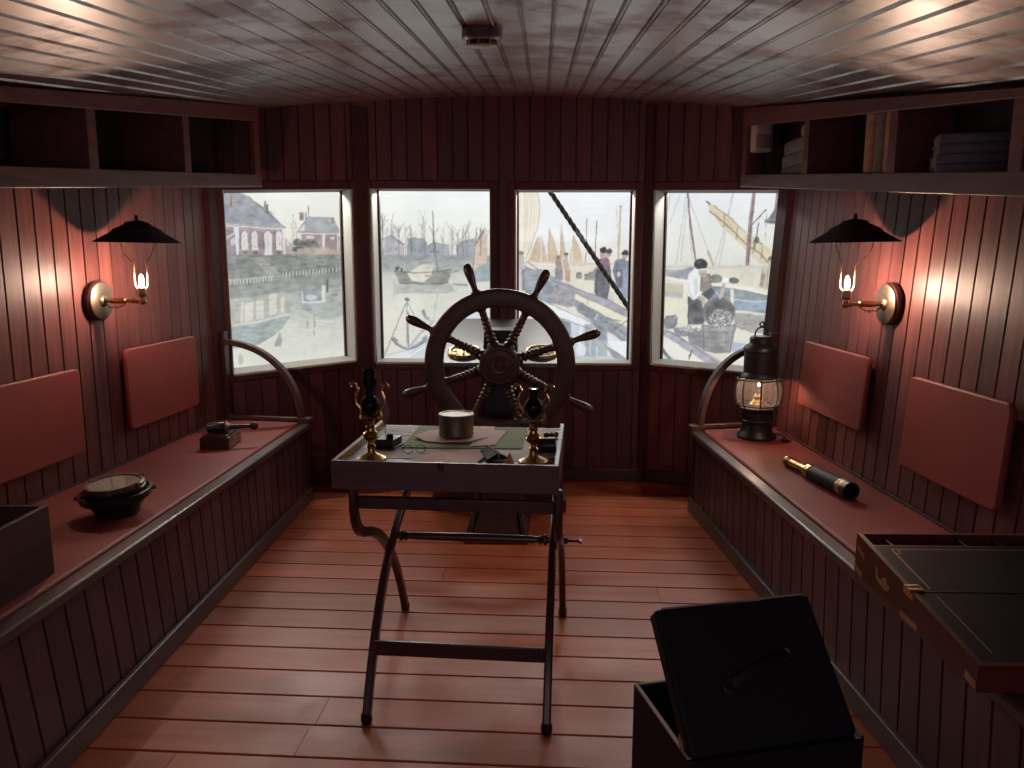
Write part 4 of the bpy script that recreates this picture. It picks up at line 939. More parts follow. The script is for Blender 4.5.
# ------------------------------------------------------------------ wall sconces
def sconce(wallf, Y, z, rz, bx, hx, label):
    P = empty('wall_sconce', label, 'wall lamp', wallf(Y, z, 0), rz, 'wall sconces')
    Tx = Matrix.Rotation(PI/2, 4, 'Y')
    mb = MB(); mb.lathe([(0, 0), (.088, 0), (.092, .006), (.092, .026), (.088, .030), (0, .030)], 40, T=Tx); mb.build('wooden_block', M['darkZ'], P)
    mb = MB(); mb.lathe([(0, .030), (.086, .030), (.086, .036), (.080, .039), (.030, .041), (.026, .046), (.020, .050), (0, .052)], 40, T=Tx)
    mb.build('backplate', M['plate'], P)
    mb = MB(); mb.lathe([(0, .03), (.013, .03), (.013, .05), (.009, .055), (.009, .075), (.0125, .08), (.0135, .10), (.0125, .15), (.008, .155), (.008, .18), (.012, .182), (.012, bx-.002), (0, bx)], 16, T=Tx)
    mb.ball((bx, 0, -.002), .0165)
    mb.build('arm', M['brass'], P)
    mb = MB(); mb.tube([(.05, 0, -.012), (.07, 0, -.030), (.12, 0, -.028), (.15, 0, -.012)], .0035, 8); mb.ball((.10, 0, -.032), .006); mb.build('switch', M['brass'], P)
    mb = MB(); mb.lathe([(0, .0), (.010, .004), (.010, .018), (.020, .026), (.022, .034), (.017, .050), (.015, .062), (0, .062)], 20, T=Matrix.Translation((bx, 0, 0)))
    mb.build('socket', M['brassd'], P)
    mb = MB(); mb.lathe([(0, .062), (.009, .064), (.0095, .078), (.010, .086), (.0095, .098), (.006, .112), (.002, .120), (0, .121)], 16, T=Matrix.Translation((bx, 0, 0)))
    mb.build('bulb', M['bulb'], P)
    for s in (-1, 1):
        mb = MB(); mb.tube([(bx+s*.017, 0, .05), (bx+s*.032, 0, .075), (bx+s*.032, 0, .150)]+bez((bx+s*.031, 0, .160), ((bx+hx)/2+s*.030, 0, .190), (hx+s*.088, 0, .205), (hx+s*.080, 0, .282), 8), .0034, 8)
        mb.build('shade_holder', M['brassd'], P)
    o = [(.186, .262), (.184, .266), (.112, .308), (.104, .320), (.098, .323), (.060, .342), (.048, .354), (.042, .356), (.012, .362), (.006, .362)]
    i = [(.006, .359), (.040, .353), (.046, .351), (.058, .339), (.096, .320), (.102, .317), (.110, .305), (.182, .262)]
    mb = MB(); mb.lathe(o+i, 48, T=Matrix.Translation((hx, 0, 0)) @ Matrix.Rotation(.02, 4, 'Y'), closed=True)
    mb.build('shade', M['shade'], P, sharp=.3)
    mb = MB(); mb.lathe([(0, .354), (.011, .356), (.008, .363), (.008, .380), (.010, .384), (0, .386)], 14, T=Matrix.Translation((hx+.006, 0, 0)))
    mb.build('finial', M['iron'], P)
sconce(leftwall, 3.66, 1.292, math.radians(-5.8), .233, .226, 'lit brass wall sconce with dark shade above the bowl compass bench')
sconce(rightwall, 3.44, 1.290, math.radians(182.2), .208, .186, 'lit brass wall sconce with dark shade above the telescope bench')

# ------------------------------------------------------------------ lantern
P = empty('ship_lantern', 'black caged ship lantern with round glass, lit, on the bench end', 'lantern', (1.362, 4.30, .497), math.radians(20))
mb = MB(); mb.lathe([(0, 0), (.104, 0), (.106, .012), (.100, .024), (.088, .038), (.084, .052), (.082, .085), (.086, .09), (.086, .10), (.082, .105), (.082, .150), (.094, .160), (.098, .172), (.06, .176), (0, .176)], 40)
mb.build('base', M['iron'], P)
mb = MB(); mb.lathe([(0, .176), (.045, .178), (.05, .19), (.04, .20), (.026, .215), (.030, .232), (.014, .250), (.012, .290), (0, .292)], 24); mb.build('burner', M['brass'], P)
mb = MB(); mb.lathe([(.0, .338), (.008, .340), (.012, .346), (.012, .354), (.006, .362), (0, .364)], 14); mb.build('bulb', M['lbulb'], P)
mb = MB(); mb.lathe([(0, .288), (.004, .290), (.0055, .297), (.003, .308), (0, .313)], 10); mb.build('glint', M['glint'], P)  # tiny glowing part standing in for the bulb's reflection in the glass
g = [(.086, .176), (.108, .195), (.118, .225), (.121, .256), (.118, .287), (.108, .318), (.086, .338)]
mb = MB(); mb.lathe(g, 40); mb.v = mb.v; mb.f = [f for f in mb.f if len(f) == 4]; mb.r = [0]*len(mb.f); mb.build('globe', M['globe'], P)
cg = MB()
for z, r_ in ((.188, .114), (.330, .116)):
    cg.tube([(r_*math.cos(2*PI*i/36), r_*math.sin(2*PI*i/36), z) for i in range(36)], .0045, 8, closed=True)
for k in range(8):
    a = 2*PI*(k+.3)/8
    cg.tube([(r_*math.cos(a), r_*math.sin(a), z) for r_, z in ((.098, .165), (.114, .188), (.127, .225), (.130, .258), (.127, .292), (.116, .330), (.092, .350))], .0035, 6)
cg.build('cage', M['iron'], P)
mb = MB(); mb.lathe([(.070, .372), (.080, .358), (.088, .336), (.094, .335), (.100, .345), (.094, .358), (.086, .366), (.086, .480), (.092, .485), (.092, .500), (.084, .512), (.066, .524), (.060, .530), (.060, .556), (.052, .566), (0, .570)], 40); mb.f = [f for f in mb.f if len(f) == 4]; mb.r = [0]*len(mb.f); mb.build('chimney', M['iron'], P)
mb = MB(); mb.tube([(-.045, 0, .545)]+[(.042*math.cos(PI-a), 0, .575+.040*math.sin(a)) for a in np.linspace(0, PI, 11)]+[(.045, 0, .545)], .0045, 8)
mb.lathe([(.010, -.004), (.016, -.004), (.016, .004), (.010, .004)], 16, T=Matrix.Translation((0, 0, .632)) @ Matrix.Rotation(PI/2, 4, 'X'), closed=True)
mb.build('bail_handle', M['iron'], P)
for a in (2.6, 5.7):
    mb = MB(); mb.bar([(.086*math.cos(a), .086*math.sin(a), .10), (.10*math.cos(a), .10*math.sin(a), .115), (.10*math.cos(a), .10*math.sin(a), .165)], (math.cos(a+PI/2), math.sin(a+PI/2), 0), .03, .004); mb.build('latch', M['iron'], P)
mb = MB(); mb.tube(bez((.07, .03, .012), (.17, .06, .005), (.185, -.06, .005), (.10, -.10, .005), 12)+bez((.10, -.10, .005), (.05, -.125, .005), (.07, -.165, .006), (.10, -.15, .006), 8)+[(.105, -.125, .006)], .0045, 8); mb.build('power_cord', M['black'], P)

# ------------------------------------------------------------------ telescope
A, B = Vector((1.328, 3.70, .4965+.024)), Vector((1.404, 3.155, .4965+.038))
P = empty('telescope', 'brass and black leather telescope lying on the red bench seat', 'telescope', (1.366, 3.43, .4965))
T = Matrix.Translation(-Vector((1.366, 3.43, .4965))) @ align(A, B)
mb = MB(); mb.lathe([(.015, 0), (.024, 0), (.024, .018), (.020, .022), (.020, .03), (.023, .034), (.0185, .04), (.0185, .215), (0, .215)], 28, T=T); mb.build('draw_tube', M['brass'], P)
mb = MB(); mb.lathe([(.018, .20), (.033, .20), (.035, .207), (.033, .214), (.033, .235), (0, .235)], 28, T=T); mb.build('collar', M['brass'], P)
mb = MB(); mb.lathe([(.02, .235), (.0335, .235), (.0345, .25), (.0355, .48), (0, .48)], 28, T=T); mb.build('leather_barrel', M['leather'], P)
mb = MB(); mb.lathe([(.02, .478), (.0375, .478), (.0375, .49), (.036, .493), (.036, .50), (.038, .503), (.038, .515), (.02, .515)], 28, T=T); mb.build('objective_ring', M['brassd'], P)
mb = MB(); mb.lathe([(.0, .520), (.030, .520), (.032, .548), (.038, .550), (.038, .514), (0, .514)], 28, T=T); mb.build('sunshade', M['black'], P)

# ------------------------------------------------------------------ gimballed bowl compass on the left bench
P = empty('bowl_compass', 'black bowl compass with pale dial sitting on the red bench seat', 'compass', (-1.555, 2.985, .4965))
Tt = Matrix.Translation((0, 0, .112)) @ Matrix.Rotation(math.radians(4.5), 4, 'X') @ Matrix.Rotation(math.radians(-2.5), 4, 'Y') @ Matrix.Translation((0, 0, -.112))
mb = MB(); mb.lathe([(0, 0), (.078, 0), (.082, .008), (.084, .02), (.100, .046), (.110, .080), (.113, .106), (.104, .112), (0, .095)], 40, T=Tt); mb.build('bowl', M['iron'], P)
mb = MB(); mb.lathe([(.120, .068), (.130, .068), (.134, .094), (.124, .096)], 40, T=Tt, closed=True)
for a in (.35, .35+PI): mb.tube([(.10*math.cos(a), .10*math.sin(a), .084), (.146*math.cos(a), .146*math.sin(a), .084)], .008, 10, T=Tt)
mb.build('gimbal_ring', M['iron'], P)
mb = MB(); mb.lathe([(.094, .108), (.108, .110), (.110, .122), (.104, .129), (.094, .128)], 40, T=Tt, closed=True)
for k in range(6): mb.box(-.006, .006, .100, .114, .108, .131, T=Tt @ Matrix.Rotation(k*PI/3+.3, 4, 'Z'))
mb.build('bezel', M['olive'], P)
mb = MB(); mb.lathe([(0, .123), (.094, .123), (.094, .118), (0, .118)], 40, T=Tt); o = mb.build('dial', M['dial'], P); o['label'] = 'pale compass card'
mb = MB(); mb.lathe([(0, .129), (.094, .127)], 40, T=Tt); mb.build('glass', M['glass'], P)

# small box with a dark rod lying over it
P = empty('small_wooden_box', 'small dark wooden box with brass catch under the black rod', 'box', (-1.555, 4.09, .4965), math.radians(2))
mb = MB(); mb.box(-.078, .072, -.07, .14, 0, .062); mb.build('body', M['dark'], P, bevel=.003)
mb = MB(); mb.box(-.068, .062, -.06, .13, .062, .072); mb.build('lid', M['darkZ'], P, bevel=.003)
mb = MB(); mb.box(.072, .075, .01, .04, .022, .05); mb.ball((.0755, .025, .034), .005); mb.build('catch', M['brass'], P)
mb = MB(); mb.box(.0722, .0742, -.066, .136, .004, .058); o = mb.build('end_plate', M['oakin'], P); o['label'] = 'paler end grain panel'
P = empty('fog_horn', 'black tapered horn with silver collar and ball end resting on the small box', 'horn', (-1.555, 4.09, .5695), math.radians(0))
a0, a1 = Vector((-.06, -.01, .030)), Vector((.17, .055, .026))
T = align(a0, a1); L_ = (a1-a0).length
mb = MB(); mb.lathe([(0, 0), (.010, .0), (.026, .008), (.029, .05), (.028, .085), (.020, .098), (0, .1)], 24, T=T); mb.build('bell', M['black'], P)
mb = MB(); mb.lathe([(.02, .088), (.034, .094), (.036, .100), (.022, .112), (.018, .118)], 24, T=T); mb.build('collar', M['plate'], P)
mb = MB(); mb.lathe([(0, .10), (.016, .10), (.012, .15), (.010, L_-.02), (.016, L_-.014), (.022, L_), (.020, L_+.014), (.008, L_+.022), (0, L_+.022)], 20, T=T); mb.build('handle', M['black'], P)

# open wooden crate at the left edge
P = empty('wooden_crate', 'open dark wooden crate standing on the bench, cut off by the edge', 'crate', (-1.66, 2.16, .4965), math.radians(-1.5))
t = .016
mb = MB(); mb.box(.19-t, .19, -.26, .245, 0, .226, .3); mb.build('side_board', M['crate'], P, bevel=.002)
mb = MB(); mb.box(-.19, -.19+t, -.26, .245, 0, .226, .8); mb.build('side_board', M['crate'], P, bevel=.002)
mb = MB(); mb.box(-.19+t, .19-t, .245-t, .245, 0, .224, .5); mb.build('end_board', M['crate'], P, bevel=.002)
mb = MB(); mb.box(-.19+t, .19-t, -.26, -.26+t, 0, .224, .1); mb.build('end_board', M['crate'], P, bevel=.002)
mb = MB(); mb.box(-.19+t, .19-t, -.26+t, .245-t, 0, .012, .6); mb.build('bottom_board', M['crate'], P)

# ------------------------------------------------------------------ writing slope on the right bench
P = empty('writing_slope', 'dark mahogany writing slope with brass corners and black leather top', 'writing box', (1.098, 2.405, .497), math.radians(-1.6))
W_, LN = .530, .71
hb, hf = .132, .068
def sl(y): return hb+(hf-hb)*(-y/LN)             # height of the side at y (y runs 0..-LN)
t = .014
mb = MB()
def sidew(x0, x1): mb.box8([(x0, 0, 0), (x1, 0, 0), (x1, -LN, 0), (x0, -LN, 0), (x0, 0, hb), (x1, 0, hb), (x1, -LN, hf), (x0, -LN, hf)])
sidew(0, t); sidew(W_-t, W_)
mb.box(t, W_-t, -t, 0, 0, hb); mb.box8([(t, -LN, 0), (W_-t, -LN, 0), (W_-t, -LN+t, 0), (t, -LN+t, 0), (t, -LN, hf), (W_-t, -LN, hf), (W_-t, -LN+t, sl(-LN+t)), (t, -LN+t, sl(-LN+t))])
mb.box(t, W_-t, -LN+t, -t, 0, .012)
cs = mb.build('case', wood('slope_mahogany', (.10, .022, .011), (.17, .040, .020), 'Y', rough=.42, spec=.3), P, bevel=.002)
mb = MB()
y0, y1 = -.092, -LN+t
mb.box8([(t, y0, sl(y0)-.018), (W_-t, y0, sl(y0)-.018), (W_-t, y1, sl(y1)-.018), (t, y1, sl(y1)-.018), (t, y0, sl(y0)-.002), (W_-t, y0, sl(y0)-.002), (W_-t, y1, sl(y1)-.002), (t, y1, sl(y1)-.002)])
wsf = mb.build('writing_surface', M['desk'], P)
gl = MB()
def onl(x, y, d=.0): return (x, y, sl(y)-.0012+d)
def strip(xa, ya, xb, yb, w=.004):
    a, b = Vector((xa, ya)), Vector((xb, yb)); n = Vector((-(b-a).y, (b-a).x)).normalized()*w/2
    q = [a-n, b-n, b+n, a+n]
    gl.add([onl(p.x, p.y) for p in q], [(0, 1, 2, 3)])
m_ = .045
strip(t+m_, y0-.022, W_-t-m_, y0-.022); strip(t+m_, y0-.022, t+m_, -.355); strip(W_-t-m_, y0-.022, W_-t-m_, -.355)
strip(t+m_, -.385, t+m_, y1+.04, .003); strip(W_-t-m_, -.385, W_-t-m_, y1+.04, .003)
for sx in (t+m_, W_-t-m_):
    c = 1 if sx < .2 else -1
    strip(sx+c*.016, y0-.022, sx+c*.016, y0-.05, .003); strip(sx, y0-.05, sx+c*.016, y0-.05, .003)
g_ = gl.build('gilt_border', M['gold'], wsf)
mb = MB()
mb.box(t, W_-t, -.372, -.368, sl(-.37)-.004, sl(-.37)-.0006); mb.build('fold_line', M['black'], wsf)
mb = MB()                                        # pen tray partitions
mb.box(t, W_-t, -.092, -.084, .012, sl(-.088)-.002)
for x in (.075, .30, .41): mb.box(x, x+.006, -.086, -t, .012, hb-.012)
mb.box(t, W_-t, -.086, -t, .05, .054)
mb.build('pen_tray', M['dark'], P)
# brass let into the left side
def plate(pts, d=.0015):
    n = len(pts); br = MB(); br.add([(-d, y, z) for y, z in pts]+[(.001, y, z) for y, z in pts], [tuple(range(n))]+[(i, (i+1) % n, n+(i+1) % n, n+i) for i in range(n)])
    br.build('brass_plate', M['gold'], P)
plate([(-.015, hb*.62), (-.07, hb*.50), (-.07, hb*.62), (-.015, hb*.74)])
plate([(-.0, .012), (-.06, .002), (-.06, .020), (-.0, .030)])
plate([(-.33, sl(-.33)-.004), (-.385, sl(-.385)-.004), (-.385, sl(-.385)-.022), (-.33, sl(-.33)-.022)])
plate([(-.32, .004), (-.42, .004), (-.42, .020), (-.32, .020)])
plate([(-.66, .010), (-.705, .004), (-.705, .024), (-.66, .030)])
cy = -.20; ch = sl(cy)*.48
plate([(cy+.047, ch+.026), (cy+.038, ch+.030), (cy+.031, ch+.022), (cy+.030, ch+.006), (cy+.020, ch-.002), (cy+.006, ch+.002), (cy-.002, ch+.013), (cy-.014, ch+.018), (cy-.027, ch+.014), (cy-.033, ch+.004), (cy-.040, ch+.007), (cy-.047, ch+.002), (cy-.045, ch-.014), (cy-.020, ch-.019), (cy+.020, ch-.016), (cy+.044, ch-.006)])
mb = MB()
mb.tube([(-.004, -.352, sl(-.352)), (.03, -.352, sl(-.352)+.002)], .006, 10); mb.box(-.004, .034, -.372, -.335, sl(-.352)-.004, sl(-.352)+.003)
mb.build('hinge', M['brassd'], P)

# ------------------------------------------------------------------ black chest with raised lid, at the front
P = empty('leather_chest', 'black leather covered chest with raised lid standing on the plank floor', 'chest', (.39, 1.51, 0), .221)
bw, bd, bh, t = .42, .317, .45, .014
x0 = -.02; x1 = x0+bw
mb = MB()
mb.box(x0, x0+t, 0, bd, .0, bh); mb.box(x1-t, x1, 0, bd, 0, bh); mb.box(x0+t, x1-t, 0, t, 0, bh); mb.box(x0+t, x1-t, bd-t, bd, 0, bh); mb.box(x0+t, x1-t, t, bd-t, .0, .015)
mb.build('body', M['leather'], P, bevel=.004)
mb = MB(); mb.box(x0+.001, x0+t*.7, .01, bd-.006, bh-.001, bh+.0025); mb.box(x0+t, x1-t, bd-t*.7, bd-.002, bh-.001, bh+.0025); o = mb.build('rim_binding', M['leatheredge'], P); o['label'] = 'pale edge of the chest'
al = .818
TL = Matrix.Translation((0, 0, bh+.008)) @ Matrix.Rotation(al, 4, 'X')
mb = MB(); mb.prism(rrect(-.014, .384, 0, .319, .012), -.045, 0., T=TL); lid = mb.build('lid', M['leather'], P, bevel=.008)
mb = MB(); mb.box(.004, .372, .3175, .3205, -.004, .0012, T=TL); o = mb.build('lid_edge', M['leatheredge'], lid); o['label'] = 'pale edge of the lid'
mb = MB()
hp = [(.105, .135), (.16, .150), (.22, .165), (.275, .178)]
mb.bar([TL @ Vector((.12, .135, .006)), TL @ Vector((.16, .150, .018)), TL @ Vector((.22, .170, .018)), TL @ Vector((.262, .184, .006))], (TL.to_3x3() @ Vector((-.3, 1, 0))), .022, .006)
mb.build('carrying_handle', M['leather'], lid, bevel=.002)
for (hx, hy) in ((.115, .132), (.268, .186)):
    mb = MB(); mb.lathe([(.010, .0), (.017, .0), (.018, .004), (.014, .008), (.010, .006)], 20, T=TL @ Matrix.Translation((hx, hy, .001)), closed=True); mb.build('handle_ring', M['iron'], lid)
mb = MB(); mb.bar([(x0+.006, .035, bh-.02), (x0+.004, .05, bh+.012), (x0+.018, .09, bh+.05)], (1, 0, 0), .005, .012); mb.build('lid_stay', M['brassd'], P)

# ------------------------------------------------------------------ campaign table with curule legs
TY = math.radians(-5.3)
P = empty('campaign_table', 'folding table with shallow tray top and curved crossed legs before the wheel', 'table', (-.188, 2.747, 0), TY)
w2, d2, zt, zb = .3655, .325, .850, .757
t = .016
mb = MB(); mb.box(-w2, w2, -d2, -d2+t, zb, zt, .3); mb.build('front_board', M['tray'], P, bevel=.002)
mb = MB(); mb.box(-w2, w2, d2-t, d2, zb, .828, .6); mb.build('back_board', M['tray'], P, bevel=.002)
for s in (-1, 1):
    mb = MB(); mb.box(min(s*w2, s*(w2-t)), max(s*w2, s*(w2-t)), -d2+t, d2-t, zb, zt, .5); mb.build('side_board', M['oakin'] if s < 0 else M['tray'], P, bevel=.002)
mb = MB(); mb.box(-w2+t, w2-t, -d2+t, d2-t, zb+.004, .826, .4); mb.build('tray_bottom', M['tray'], P)
mb = MB(); mb.box(-.018, .002, -d2-.004, -d2+.012, zt-.024, zt+.002); mb.build('latch', M['iron'], P)
mb = MB(); mb.box(w2-.020, w2+.001, .04, .05, zt-.004, zt+.001); mb.build('hinge', M['iron'], P)
cx = .046
up_f, up_b = (-.265, zb), (.265, zb)
zp = .487
def legcurve(s):                                  # s=+1: top at the back, foot at the front
    top = bez((0, s*.268, zb), (0, s*.274, .655), (0, s*.272, .590), (0, s*.15, .552), 14)
    low = bez((0, s*.15, .552), (0, -s*.01, .502), (0, -s*.235, .400), (0, -s*.418, .012), 20)
    return top+low[1:]
LX = {(-1, 1): -.292, (-1, -1): -.356, (1, 1): .292, (1, -1): .318}
for (sx, s), x in LX.items():
    pts = [p+Vector((x+cx, 0, 0)) for p in legcurve(s)]
    mb = MB(); mb.bar(pts, (1, 0, 0), .027, .036)
    f = pts[-1]
    lg = mb.build('leg', M['darkZ'], P, bevel=.006)
    mb = MB(); mb.lathe([(0, 0), (.015, 0), (.019, .01), (.018, .03), (.012, .036), (0, .036)], 16, T=Matrix.Translation((f.x, f.y, 0))); mb.build('foot', M['iron'], lg)
def xbar(name, y, z, x0, x1, w, h):
    mb = MB(); mb.box(x0, x1, y-w/2, y+w/2, z-h/2, z+h/2); mb.build(name, M['darkZ'] if name != 'foot_rail' else M['dark'], P, bevel=.004)
xbar('front_rail', -.258, .694, -.345+cx, .306+cx, .022, .042)
xbar('back_rail', .258, .694, -.280+cx, .280+cx, .022, .042)
xbar('foot_rail', -.343, .225, -.280+cx, .280+cx, .014, .05)
mb = MB(); Tx = Matrix.Translation((-.278+cx, 0, zp)) @ Matrix.Rotation(PI/2, 4, 'Y')
L_ = .556
mb.lathe([(0, 0), (.012, 0), (.012, .006), (.020, .010), (.021, .018), (.012, .024), (.020, .032), (.012, .042), (.014, .06), (.0165, L_/2), (.014, L_-.06), (.012, L_-.042), (.020, L_-.032), (.012, L_-.024), (.021, L_-.018), (.020, L_-.010), (.012, L_-.006), (.012, L_), (0, L_)], 20, T=Tx)
mb.build('pivot_rod', M['darkZ'], P)
mb = MB(); Tx = Matrix.Translation((.331+cx, 0, zp)) @ Matrix.Rotation(PI/2, 4, 'Y')
mb.lathe([(0, 0), (.012, 0), (.012, .012), (.0055, .014), (.0055, .060), (0, .060)], 14, T=Tx); mb.bar([(.389+cx, -.016, zp), (.389+cx, .016, zp)], (1, 0, 0), .008, .010)
mb.build('wing_nut', M['iron'], P)

ZT = .8265
def sheet(name, pts, z, mat, label, cat, th=.0012, group=None, curl=0.):
    c = Vector((sum(p[0] for p in pts)/len(pts), sum(p[1] for p in pts)/len(pts)))
    n = len(pts)
    o = MB()
    ring = [(x-c.x, y-c.y) for x, y in pts]
    vs = [(0, 0, th)]+[(x, y, th+curl*((i % 3) == 0)) for i, (x, y) in enumerate(ring)]+[(x, y, curl*((i % 3) == 0)) for i, (x, y) in enumerate(ring)]
    fs = [(0, 1+i, 1+(i+1) % n) for i in range(n)]+[(1+i, 1+(i+1) % n, 1+n+(i+1) % n, 1+n+i) for i in range(n)]+[tuple(reversed([1+n+i for i in range(n)]))]
    o.add(vs, fs)
    ob = o.build(name, mat, loc=(c.x, c.y, z)); return tag(ob, label, cat, group)
# chart covering the tray, with pen lines as its own child
ct = math.cos(TY), math.sin(TY)
def tl(x, y): return (-.188+x*ct[0]-y*ct[1], 2.747+x*ct[1]+y*ct[0])
ch = sheet('sea_chart', [tl(-.30, -.19), tl(.340, -.19), tl(.340, .318), tl(-.340, .318)], ZT, M['chart'], 'pale sea chart spread over the tray under the green blotter', 'chart')
random.seed(3)
for (bx, by, n) in ((-.27, .20, 9), (-.255, .10, 8), (.29, .20, 6), (-.25, .02, 5)):
    il = MB()
    for k in range(n):
        x, y = bx+random.uniform(-.05, .05), by+random.uniform(-.05, .05); a = random.uniform(-.5, .5)
        p0 = Vector(tl(x, y)); p1 = Vector(tl(x+.045*math.cos(a), y+.03*math.sin(a))); nn = Vector((-(p1-p0).y, (p1-p0).x)).normalized()*.0012
        il.add([(q.x-ch.location.x, q.y-ch.location.y, .0016) for q in (p0-nn, p1-nn, p1+nn, p0+nn)], [(0, 1, 2, 3)])
    il.build('pen_line', M['ink'], ch)
sheet('green_blotter', [(-.392, 2.712), (.035, 2.697), (.062, 3.030), (-.365, 3.072)], ZT+.002, M['green'], 'green blotter lying on the sea chart under the pink papers', 'blotter', .003)
sheet('letter', [(-.200, 2.78), (-.205, 3.055), (-.070, 3.048), (-.058, 2.80)], ZT+.0055, M['paper'], 'pinkish letter under the round compass, its top edge showing behind it', 'paper', group='loose papers on the table')
sheet('letter', [(-.150, 2.715), (-.061, 2.735), (-.020, 2.965), (-.12, 2.985)], ZT+.0070, M['paper'], 'pinkish letter reaching out to the right of the round compass', 'paper', group='loose papers on the table')
sheet('letter', [(-.360, 2.850), (-.315, 2.790), (-.250, 2.765), (-.150, 2.760), (-.085, 2.86), (-.088, 2.975), (-.200, 2.99), (-.320, 2.96)], ZT+.0085, M['paper'], 'large pinkish paper with curled edge directly under the round compass', 'paper', curl=.006, group='loose papers on the table')
def folded(pts, z, mat, label):
    """a folded paper lying with a raised crease: pts = left, crease far, crease near, right"""
    c = Vector((sum(p[0] for p in pts)/len(pts), sum(p[1] for p in pts)/len(pts), z))
    o = MB(); P3 = [Vector(p)-Vector((c.x, c.y, 0)) for p in pts]
    o.add(P3+[p+Vector((0, 0, .0014)) for p in P3], [(0, 1, 2), (1, 3, 4, 2), (7, 6, 5) if False else (5, 7, 6), (6, 7, 9, 8), (0, 5, 6, 1), (1, 6, 8, 3), (3, 8, 9, 4), (4, 9, 7, 2), (2, 7, 5, 0)])
    ob = o.build('folded_paper', mat, loc=c, sharp=.1); return tag(ob, label, 'paper', 'loose papers on the table')
folded([(-.380, 2.475, .0), (-.240, 2.610, .016), (-.205, 2.470, .012), (-.075, 2.640, .004), (-.120, 2.465, .004)], ZT+.0035, M['paperd'], 'folded tan paper at the front of the tray beside the black wallet')

# round boxed compass in the middle of the table
P = empty('round_compass', 'drum shaped brass compass with black glass top on the pink papers', 'compass', (-.206, 2.855, ZT+.0165))
mb = MB(); mb.lathe([(0, 0), (.0625, 0), (.0645, .004), (.0645, .010), (.0635, .012), (.0635, .070), (.0650, .072), (.0650, .080), (.062, .081), (.060, .078)], 48); mb.build('case', M['olive'], P)
mb = MB(); mb.lathe([(0, .074), (.0605, .074)], 48); mb.build('face', M['smoked'], P)
mb = MB(); mb.lathe([(.058, .076), (.0605, .076), (.0605, .082), (.058, .082)], 48, closed=True); mb.build('bezel', M['brassd'], P)
mb = MB(); mb.bar([(-.02, .005, .0755), (.035, .022, .0755)], (0, 0, 1), .001, .003); mb.ball((0, 0, .076), .004); mb.build('needle', M['plate'], P)

# oil lamps
def oil_lamp(x, y, tall, label):
    P = empty('table_lamp', label, 'oil lamp', (x, y, ZT), math.radians(-8), 'brass lamps on the table')
    mb = MB(); mb.lathe([(0, 0), (.049, 0), (.050, .004), (.047, .009), (.043, .010), (.030, .018), (.020, .022), (.014, .028), (.012, .040), (.017, .046), (.012, .052), (.010, .060), (.016, .066), (.024, .074), (.027, .084), (.024, .092), (.014, .100), (.012, .108), (.018, .113), (.013, .118), (.013, .130), (.017, .136), (.012, .140), (0, .140)], 32)
    mb.build('stand', M['brass'], P)
    mb = MB()
    for s in (-1, 1):
        mb.tube(bez((0, 0, .140), (s*.012, 0, .134), (s*.022, 0, .150), (s*.032, 0, .138), 6)+bez((s*.034, 0, .139), (s*.046, 0, .150), (s*.020, 0, .168), (s*.044, 0, .186), 8)[1:]+bez((s*.046, 0, .190), (s*.058, 0, .212), (s*.028, 0, .232), (s*.044, 0, .248), 8)+[(s*.054+s*.010*math.cos(a), 0, .250+.010*math.sin(a)) for a in (np.linspace(PI, -.6, 8) if s > 0 else np.linspace(PI, -.6, 8))], .0052, 8)
    mb.build('yoke', M['brass'], P)
    mb = MB(); mb.lathe([(0, .150), (.010, .150), (.020, .158), (.030, .176), (.031, .190), (.024, .206), (.014, .216), (.012, .232), (.016, .238), (.016, .248), (0, .249)], 28); mb.build('font', M['smoked'], P)
    for s in (-1, 1):
        mb = MB(); mb.tube([(s*.030, 0, .185), (s*.046, 0, .188)], .004, 8); mb.build('pivot', M['brass'], P)
    if tall:
        mb = MB(); mb.lathe([(.012, .249), (.022, .250), (.024, .262), (.020, .282), (.020, .300), (.0175, .302), (.0175, .282), (.021, .262), (.012, .252)], 24, closed=True); mb.build('chimney', M['smoked'], P)
oil_lamp(-.468, 2.560, True, 'brass table lamp with dark glass chimney beside the inkwell box')
oil_lamp(.070, 2.520, False, 'brass table lamp without chimney beside the black cylinder box')

